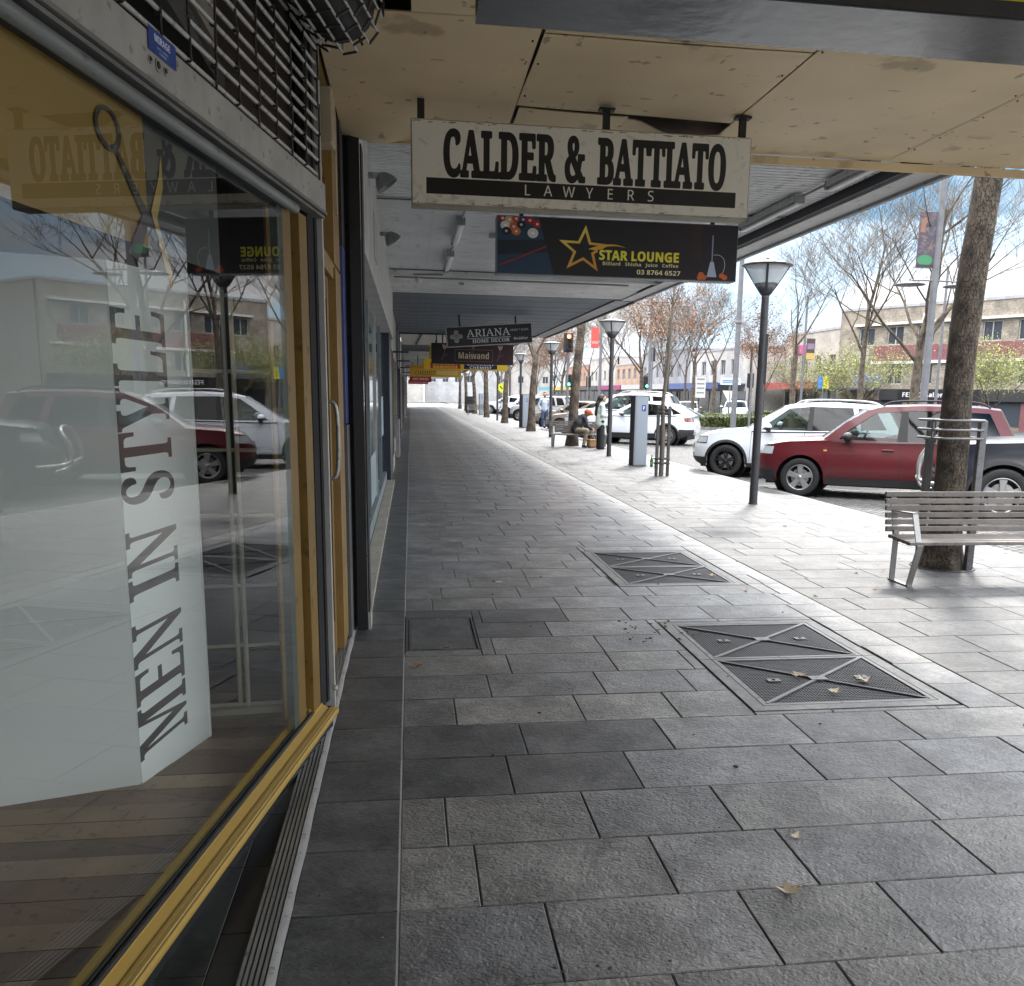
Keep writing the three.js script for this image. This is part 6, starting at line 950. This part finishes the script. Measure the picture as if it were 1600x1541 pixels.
{ // man in a light blue shirt
  const t = thing('person', 'man in light blue shirt and jeans, standing far off facing the viewer', 'person', V(6.47, 0, 44.5), -0.1);
  const shirt = [0.42, 0.48, 0.58], jean = [0.035, 0.06, 0.13], sh = [0.6, 0.6, 0.6], body = [
    bone([0, 0.95, 0], [0, 1.25, 0], 0.145, 0.15, shirt), bone([0, 1.25, 0], [0, 1.4, 0], 0.14, 0.1, shirt), bone([0.15, 1.4, 0], [-0.15, 1.4, 0], 0.07, 0.07, shirt), bone([0, 1.44, 0], [0, 1.52, 0.01], 0.055, 0.055, skinB),
    bone([-0.19, 1.38, 0], [-0.29, 1.14, -0.02], 0.062, 0.052, shirt), bone([-0.29, 1.14, -0.02], [-0.2, 0.93, 0.07], 0.05, 0.04, shirt), bone([0.19, 1.38, 0], [0.25, 1.12, -0.02], 0.062, 0.052, shirt), bone([0.25, 1.12, -0.02], [0.24, 0.88, 0.06], 0.05, 0.04, shirt),
    ...[[1, 0], [-1, 0.08]].flatMap(([k, z]) => [bone([0.08 * k, 0.9, 0], [0.1 * k, 0.5, z], 0.1, 0.075, jean), bone([0.1 * k, 0.5, z], [0.1 * k, 0.1, z * 0.6], 0.07, 0.058, jean), bone([0.1 * k, 0.045, z * 0.6 - 0.03], [0.11 * k, 0.035, z * 0.6 + 0.15], 0.045, 0.036, sh)])];
  obj('body', [sdfGeo(body, 0.035, 0.0125), headGeo(v3(0, 1.62, 0.02), v3(0.1, -0.05, 1), skinB), sdfGeo(handBones(v3(-0.2, 0.92, 0.075), v3(0.3, -1, 0.1), v3(1, 0, 0), skinB), 0.006, 0.004), sdfGeo(handBones(v3(0.24, 0.87, 0.065), v3(0, -1, 0.15), v3(-1, 0, 0), skinB), 0.006, 0.004)], skinMat, t, true);
  const hair = [0.015, 0.012, 0.01]; obj('hair', sdfGeo([bone([0, 1.69, 0], [0, 1.7, -0.01], 0.085, 0.085, hair), bone([0, 1.64, -0.05], [0, 1.62, -0.05], 0.075, 0.06, hair)], 0.03, 0.009), skinMat, t, true);
}

// ---------------------------------------------------------------- across the road: hedge, poles, signals, buildings
{
  const mk = (label, x0, x1, d0, d1, h, n) => {
    const t = thing('hedge', label, 'hedge', V((x0 + x1) / 2, ROAD, (d0 + d1) / 2), 0, 'clipped hedges on the median'), w = x1 - x0, L = d1 - d0;
    obj('kerb_edge', [span(-w / 2 - 0.3, w / 2 + 0.3, 0, 0.14, -L / 2 - 0.3, L / 2 + 0.3)], frameStone, t);
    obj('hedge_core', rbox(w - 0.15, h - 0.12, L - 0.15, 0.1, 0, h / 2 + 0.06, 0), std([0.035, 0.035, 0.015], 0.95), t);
    const lists = hedgeLeaf.map(() => []);
    for (let i = 0; i < n; i++) { const f = Math.floor(rnd(3)); let x = rnd(-w / 2, w / 2), y = rnd(0.14, h), z = rnd(-L / 2, L / 2); if (f === 0) y = h + rnd(-0.05, 0.07); else if (f === 1) z = L / 2 + rnd(-0.06, 0.05); else x = (rnd() < 0.7 ? -1 : 1) * (w / 2 + rnd(-0.06, 0.05)); const s = rnd(0.05, 0.1), g = new THREE.PlaneGeometry(s, s * 0.6).rotateX(rnd(6)).rotateY(rnd(6)).rotateZ(rnd(6)).translate(x, y, z); lists[i % 3].push(g); }
    lists.forEach((l, i) => tag(obj('leaves', l, hedgeLeaf[i], t), null, null, null, 'stuff'));
  };
  mk('clipped green hedge left of the grey lamp pole', 16.2, 22.5, 49.5, 56, 0.72, 9000); mk('clipped hedge strip behind the standing man', 9.8, 13.2, 66, 72, 0.7, 4000); mk('low hedge under the far bare trees', 17, 23, 70, 76, 0.7, 3500); mk('low hedge before the far pale building', 26, 31, 66, 70, 0.8, 3000);
}
const galv = worn([0.17, 0.175, 0.19], 0.45, 0.9);
function pole(label, x, d, h, r, extra) { const t = thing('light_pole', label, 'pole', V(x, ROAD, d), 0, 'tall street poles'); obj('shaft', lathe([[0, 0], [r * 1.7, 0], [r * 1.7, 0.04], [r, 0.05], [r * 0.72, h], [0, h]], 14), galv, t); if (extra) extra(t); return t; }
const banner = (t, x, y, w, h, map) => { obj('banner', bx(w, h, 0.012, x, y, 0), worn([0.25, 0.2, 0.22], 0.6), t); obj('banner_print', new THREE.PlaneGeometry(w, h).translate(x, y, 0.009), std('#ffffff', 0.7, { map }), t, true); obj('banner_arm', [rod(v3(0, y + h / 2, 0), v3(x * 1.9, y + h / 2, 0), 0.014, 0.014, 6), rod(v3(0, y - h / 2, 0), v3(x * 1.9, y - h / 2, 0), 0.014, 0.014, 6)], galv, t); };
const saucer = (t, x, y) => { obj('lamp_arm', rod(v3(0, y + 0.12, 0), v3(x, y + 0.1, 0), 0.025, 0.02, 8), galv, t); obj('lamp_head', lathe([[0, 0.16], [0.03, 0.15], [0.05, 0.08], [0.42, -0.01], [0.42, -0.03], [0, -0.04]], 24).translate(x, y, 0), worn([0.1, 0.1, 0.11], 0.4), t); };
const art1 = canvasTex(160, 480, (c, w, h) => { c.fillStyle = '#4d4550'; c.fillRect(0, 0, w, h); for (let i = 0; i < 60; i++) { c.fillStyle = ['#6e5a5c', '#605c68', '#80695e', '#4a4a52', '#6e6e76'][i % 5]; c.globalAlpha = 0.6; c.beginPath(); c.ellipse(rnd(w), rnd(h * 0.72), rnd(6, 34), rnd(4, 18), rnd(3), 0, 7); c.fill(); } c.globalAlpha = 1; c.fillStyle = '#8a6656'; c.beginPath(); c.moveTo(20, 60); c.lineTo(70, 40); c.lineTo(60, 170); c.lineTo(15, 175); c.fill(); c.fillStyle = '#3d7d58'; c.beginPath(); c.ellipse(w / 2, h * 0.86, 70, 46, 0, 0, 7); c.fill(); c.fillStyle = '#3a3238'; c.fillRect(0, h * 0.94, w, h * 0.06); });
pole('grey banner pole with patterned banner, right of the large bare tree', 14.75, 25, 9.8, 0.115, (t) => { banner(t, -0.36, 6.2, 0.52, 1.5, art1); saucer(t, -0.75, 5.0); saucer(t, 0.75, 5.0); });
pole('tall grey pole rising behind the hedge, tallest at centre', 14.45, 40, 12, 0.13, (t) => { obj('collar', lathe([[0.13, 5], [0.15, 5.02], [0.15, 5.1], [0.12, 5.12]], 14), galv, t); });
const art2 = canvasTex(100, 260, (c, w, h) => { c.fillStyle = '#4a3d38'; c.fillRect(0, 0, w, h); c.fillStyle = '#b89a5a'; c.fillRect(0, h * 0.68, w, h * 0.3); c.fillStyle = '#7c6a88'; c.fillRect(10, 60, w - 20, 70); });
pole('slim pole with a small brown banner before the yellow green tree', 26.4, 60, 8.6, 0.1, (t) => banner(t, 0.45, 5.1, 0.6, 1.4, art2));
const art3 = canvasTex(80, 240, (c, w, h) => { c.fillStyle = '#c4504a'; c.fillRect(0, 0, w, h); c.fillStyle = '#d88a80'; c.fillRect(8, 160, w - 16, 30); });
pole('slim pole with a red banner beyond the pale trunked tree', 12.8, 62, 8.2, 0.09, (t) => banner(t, -0.42, 5.6, 0.55, 1.35, art3));
pole('thin dark pole left of the sapling, far off', 14.4, 55, 9.5, 0.09, (t) => saucer(t, -0.9, 8.6)); pole('thin pole right of the brick building corner', 27.5, 44, 7.2, 0.08, (t) => saucer(t, 0.7, 6.9)); pole('pale flag pole before the brick building', 23, 38, 7.5, 0.07);
pole('thin pole beyond the far crossing', 9.4, 96, 9, 0.1, (t) => saucer(t, 0.9, 8.4)); pole('thin pole at the far end of the road', 18.5, 90, 9, 0.1, (t) => saucer(t, -0.9, 8.4));
// traffic signals
const lampOff = std([0.02, 0.02, 0.02], 0.4);
function signal(label, x, d, y, lit, turn, scale = 1, post = true) {
  const t = thing('traffic_light', label, 'traffic light', V(x, ROAD, d), turn, 'traffic signals');
  if (post) obj('post', lathe([[0.0, 0], [0.07, 0], [0.06, 0.1], [0.055, y + 0.4], [0, y + 0.4]], 12), galv, t);
  const h = partGroup('signal_head', t); h.position.set(0, y, 0.12); h.scale.setScalar(scale);
  obj('backboard', rbox(0.52, 1.05, 0.03, 0.04, 0, 0, 0), carTrim, h); obj('housing', rbox(0.3, 0.92, 0.18, 0.03, 0, 0, -0.06), carTrim, h);
  const col = { red: [1, 0.12, 0.04], green: [0.05, 0.9, 0.6] };
  ['red', 'amber', 'green'].forEach((c, i) => { const on = lit === c; obj(c + '_lens', new THREE.CircleGeometry(0.1, 20).translate(0, 0.3 - i * 0.3, 0.153), on ? std(col[c].map((q) => q * 0.4), 0.4, { emissive: lin(...col[c]), emissiveIntensity: 2.2 }) : lampOff, h); obj('visor', lathe([[0.115, 0], [0.118, 0.16]], 16).rotateX(Math.PI / 2).translate(0, 0.3 - i * 0.3, 0.15), carTrim, h); });
  if (lit) { const l = new THREE.PointLight(lin(...col[lit]), 0.6, 6); l.name = 'signal_glow'; l.castShadow = true; l.position.set(0, 0.3 - (lit === 'red' ? 0 : 0.6), 0.36); h.add(l); }
  return t;
}
signal('red traffic light high beside the pale trunked tree', 8.15, 48, 4.45, 'red', 0, 0.95); signal('green traffic light low beyond the bench sitter', 10.25, 60, 2.7, 'green', 0, 0.8); signal('green traffic light behind the white van roof', 15.5, 60, 2.7, 'green', 0, 0.85); signal('dark traffic light seen from behind, left of the lamp pole', 17.1, 45, 2.65, null, Math.PI, 0.7); signal('dark traffic light between the far trunks', 13.5, 70, 2.8, null, 2.6, 0.8); signal('dark traffic light amid the rust leaves', 16.4, 62, 4.6, null, Math.PI, 0.9);
// small road signs
function roadSign(label, x, d, y, w, h, draw, shape) { const t = thing('road_sign', label, 'road sign', V(x, ROAD, d), 0, 'small road signs'); obj('post', rod(v3(0, 0, 0), v3(0, y + h / 2, 0), 0.03, 0.03, 8), galv, t); const m = canvasTex(128, Math.round(128 * h / w), draw); const g = shape === 'diamond' ? new THREE.PlaneGeometry(w, h).rotateZ(Math.PI / 4) : shape === 'give' ? new THREE.CircleGeometry(w / 2, 3).rotateZ(-Math.PI / 2) : new THREE.PlaneGeometry(w, h); obj('plate', g.clone().translate(0, y, 0.035), std('#ffffff', 0.5, { map: m }), t, true); obj('plate_back', g.scale(1.02, 1.02, 1).translate(0, 0, 0).translate(0, y - 0 * y, 0.032), galv, t); return t; }
roadSign('white parking sign on a post left of the tall pole', 15.4, 48, 2.3, 0.55, 1.1, (c, w, h) => { c.fillStyle = '#d6d6d2'; c.fillRect(0, 0, w, h); c.fillStyle = '#8a8a8a'; for (let i = 0; i < 4; i++) c.fillRect(14, 20 + i * 55, w - 28, 22); });
roadSign('white give way sign below a pale street name blade', 19.5, 55, 1.95, 1.0, 1.0, (c, w, h) => { c.fillStyle = '#dcdcdc'; c.fillRect(0, 0, w, h); }, 'give');
roadSign('pale blue street name blade before the red awning', 19.2, 54, 2.75, 1.3, 0.42, (c, w, h) => { c.fillStyle = '#c2d2e4'; c.fillRect(0, 0, w, h); c.fillStyle = '#5a7090'; c.fillRect(14, 14, w - 28, 8); c.fillRect(14, 26, w - 40, 6); });
roadSign('yellow green crossing sign far along the kerb', 7.6, 78, 2.3, 0.62, 0.62, (c, w, h) => { c.fillStyle = '#cfd42a'; c.fillRect(0, 0, w, h); c.fillStyle = '#222'; c.fillRect(54, 30, 20, 66); }, 'diamond');
roadSign('blue and yellow sign pair behind the white wagon roof', 27, 58, 2.9, 0.8, 0.8, (c, w, h) => { c.fillStyle = '#3a78c0'; c.fillRect(0, 0, w * 0.45, h); c.fillStyle = '#c8c22a'; c.fillRect(w * 0.45, 0, w, h); });
// buildings
const brick = std([0.40, 0.35, 0.285], 0.85, { map: rep(tex(512, (u, v, i, j) => { const n = tileNoise(u, v, 6, 91, 4); return clamp(205 + n * 80 + (h2(i >> 4, j >> 2) - 0.5) * 60, 0, 255); }), 3), bumpMap: rep(fineBump, 0.5), bumpScale: 0.003 });
const winGlass = std([0.05, 0.06, 0.075], 0.08), maroon = std([0.24, 0.09, 0.1], 0.7, { map: rep(dirtTone, 1.5) });
function building(label, x0, d0, x1, d1, h, depth, mat, o = {}) { // facade from (x0, d0) to (x1, d1), facing the viewer's side
  const dx = x1 - x0, dd = d1 - d0, L = Math.hypot(dx, dd), t = thing('building', label, 'building', V(x0, ROAD, d0), Math.atan2(dd, dx), o.group); // local x along facade, z outwards
  const wins = o.windows ?? []; const s = new THREE.Shape(); s.moveTo(0, 0); s.lineTo(L, 0); s.lineTo(L, h); s.lineTo(0, h); for (const [a, b, w, q] of wins) { const p = new THREE.Path(); p.moveTo(a, b); p.lineTo(a + w, b); p.lineTo(a + w, b + q); p.lineTo(a, b + q); s.holes.push(p); }
  obj('wall', new THREE.ExtrudeGeometry(s, { depth: 0.25, bevelEnabled: false }).translate(0, 0, -0.25), mat, t);
  obj('wall_mass', [span(0, L, 0, h - 0.02, 0.5, depth)], mat, t); obj('cornice', [span(-0.05, L + 0.05, h, h + 0.18, -0.06, depth)], o.trim ?? gutterGrey, t);
  for (const [a, b, w, q] of wins) { const win = partGroup('window', t); obj('pane', span(a, a + w, b, b + q, 0.16, 0.2), winGlass, win); obj('frame', [span(a, a + w, b - 0.0, b + 0.06, 0.08, 0.15), span(a, a + w, b + q - 0.06, b + q, 0.08, 0.15), span(a, a + 0.06, b + 0.06, b + q - 0.06, 0.08, 0.15), span(a + w - 0.06, a + w, b + 0.06, b + q - 0.06, 0.08, 0.15), span(a + w / 2 - 0.03, a + w / 2 + 0.03, b + 0.06, b + q - 0.06, 0.08, 0.15)], paleAlu, win); }
  if (o.extra) o.extra(t, L); return t;
}
const feiz = canvasTex(1000, 110, (c, w, h) => { c.fillStyle = '#131216'; c.fillRect(0, 0, w, h); c.fillStyle = '#d8d4dc'; fitText(c, 'FEIZLO Gallery', 60, 80, 560, 50, SANS); });
building('tan brick two storey building with maroon panel bands across the road', 31.4, 65.2, 38.5, 50.2, 8.1, 14, brick, { windows: [...[0, 1, 2, 3, 4, 5].map((i) => [1.7 + i * 2.35, 5.6, 1.3, 1.25]), ...[1, 2, 3, 4, 5].map((i) => [1.9 + i * 2.35, 2.9, 1.2, 1.35])], extra: (t, L) => {
  obj('maroon_band', span(3, L - 1, 4.5, 5.55, -0.05, 0), maroon, t); obj('ledge', [span(1.4, L - 0.5, 6.95, 7.1, -0.25, 0), span(3, L - 0.5, 4.3, 4.48, -0.2, 0)], whitePaint, t); obj('round_emblem', new THREE.CylinderGeometry(0.55, 0.55, 0.08, 28).rotateX(Math.PI / 2).translate(2.2, 4.9, 0.05), worn([0.5, 0.47, 0.42], 0.6), t);
  obj('shop_fascia', bx(L - 4, 0.75, 0.2, L / 2 + 2, 2.2, -0.2), carTrim, t); obj('fascia_lettering', new THREE.PlaneGeometry(6, 0.66).translate(8.5, 2.2, 0.31), std('#ffffff', 0.5, { map: feiz }), t, true); obj('shop_awning', bar(v3(0.2, 2.55, 1), v3(3.8, 2.55, 1), 2, 0.12), worn([0.08, 0.1, 0.25], 0.6), t);
  obj('shop_glazing', span(0.5, L - 0.5, 0.3, 1.8, -0.04, 0), winGlass, t); for (let i = 0; i < 6; i++) obj('pier', span(0.2 + i * 2.8, 0.6 + i * 2.8, 0, 1.85, -0.1, 0), i % 2 ? maroon : brick, t); obj('downpipe', rod(v3(6.9, 2.5, 0.1), v3(6.9, 7.6, 0.1), 0.09, 0.09, 8), whitePaint, t); obj('sign_box', bx(2.2, 0.55, 0.12, 3.2, 3.3, -0.6), worn([0.12, 0.2, 0.55], 0.5), t); } });
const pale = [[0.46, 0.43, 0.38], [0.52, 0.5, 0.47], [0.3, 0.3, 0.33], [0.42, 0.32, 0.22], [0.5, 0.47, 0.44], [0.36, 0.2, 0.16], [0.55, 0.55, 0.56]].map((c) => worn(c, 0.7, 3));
const awn = [[0.35, 0.07, 0.06], [0.08, 0.12, 0.3], [0.5, 0.5, 0.5], [0.3, 0.04, 0.16], [0.06, 0.07, 0.08], [0.5, 0.42, 0.1], [0.1, 0.35, 0.4]].map((c) => worn(c, 0.6, 1));
let bx0 = 29.6, bd0 = 67; ['flat roofed pale building with pink sign, across the road', 'cream shops with red awning across the road', 'slate coloured shops across the road', 'tan shops farther across the road', 'white shops farther across the road', 'brick red shops near the far crossing', 'white corner block at the far crossing'].forEach((s, i) => {
  const w = 12 + (i % 3) * 3, h = [7.2, 6.2, 6.8, 5.8, 7, 6.4, 8][i], x1 = bx0 - (i < 1 ? -3.5 : 0.6), d1 = bd0 + w;
  building(s, x1, d1, bx0 + (i < 1 ? 3.5 : 0), bd0, h, 10, pale[i], { group: 'shop buildings across the road', windows: Array.from({ length: Math.floor(w / 2.6) }, (_, k) => [0.8 + k * 2.6, 3.9, 1.2, 1.4]), extra: (t, L) => { obj('shop_awning', [bx(L - 0.4, 0.14, 2.6, L / 2, 3.0, -1.3), bx(L - 0.4, 0.55, 0.08, L / 2, 2.85, -2.6)], awn[i], t); for (let k = 0; k * 3 < L - 2; k++) { obj('shop_window', span(0.5 + k * 3, 3.0 + k * 3, 0.4, 2.4, -0.06, 0), winGlass, t); } if (i === 0) obj('pink_sign', bx(3, 0.7, 0.15, 4, 5.9, -0.15), worn([0.5, 0.06, 0.25], 0.5), t); } });
  bd0 = d1 + 0.1; if (i >= 1) bx0 = x1; });
// closing the street at the far end
[['pale end block straight down the road', 3, 190, 20, 190, 9], ['low pale end block left of the road end', -8, 185, 2.5, 185, 6.5], ['pale end block right of the road end', 20.5, 186, 34, 186, 8]].forEach(([s, a, b, c, d, h], i) => building(s, a, b, c, d, h, 8, pale[[6, 1, 4][i]], { windows: Array.from({ length: 4 }, (_, k) => [1 + k * 2.5, 4, 1.2, 1.4]) }));  // near white wall colours stand in for the distant glare
scene.updateMatrixWorld(true);
renderer.render(scene, camera);
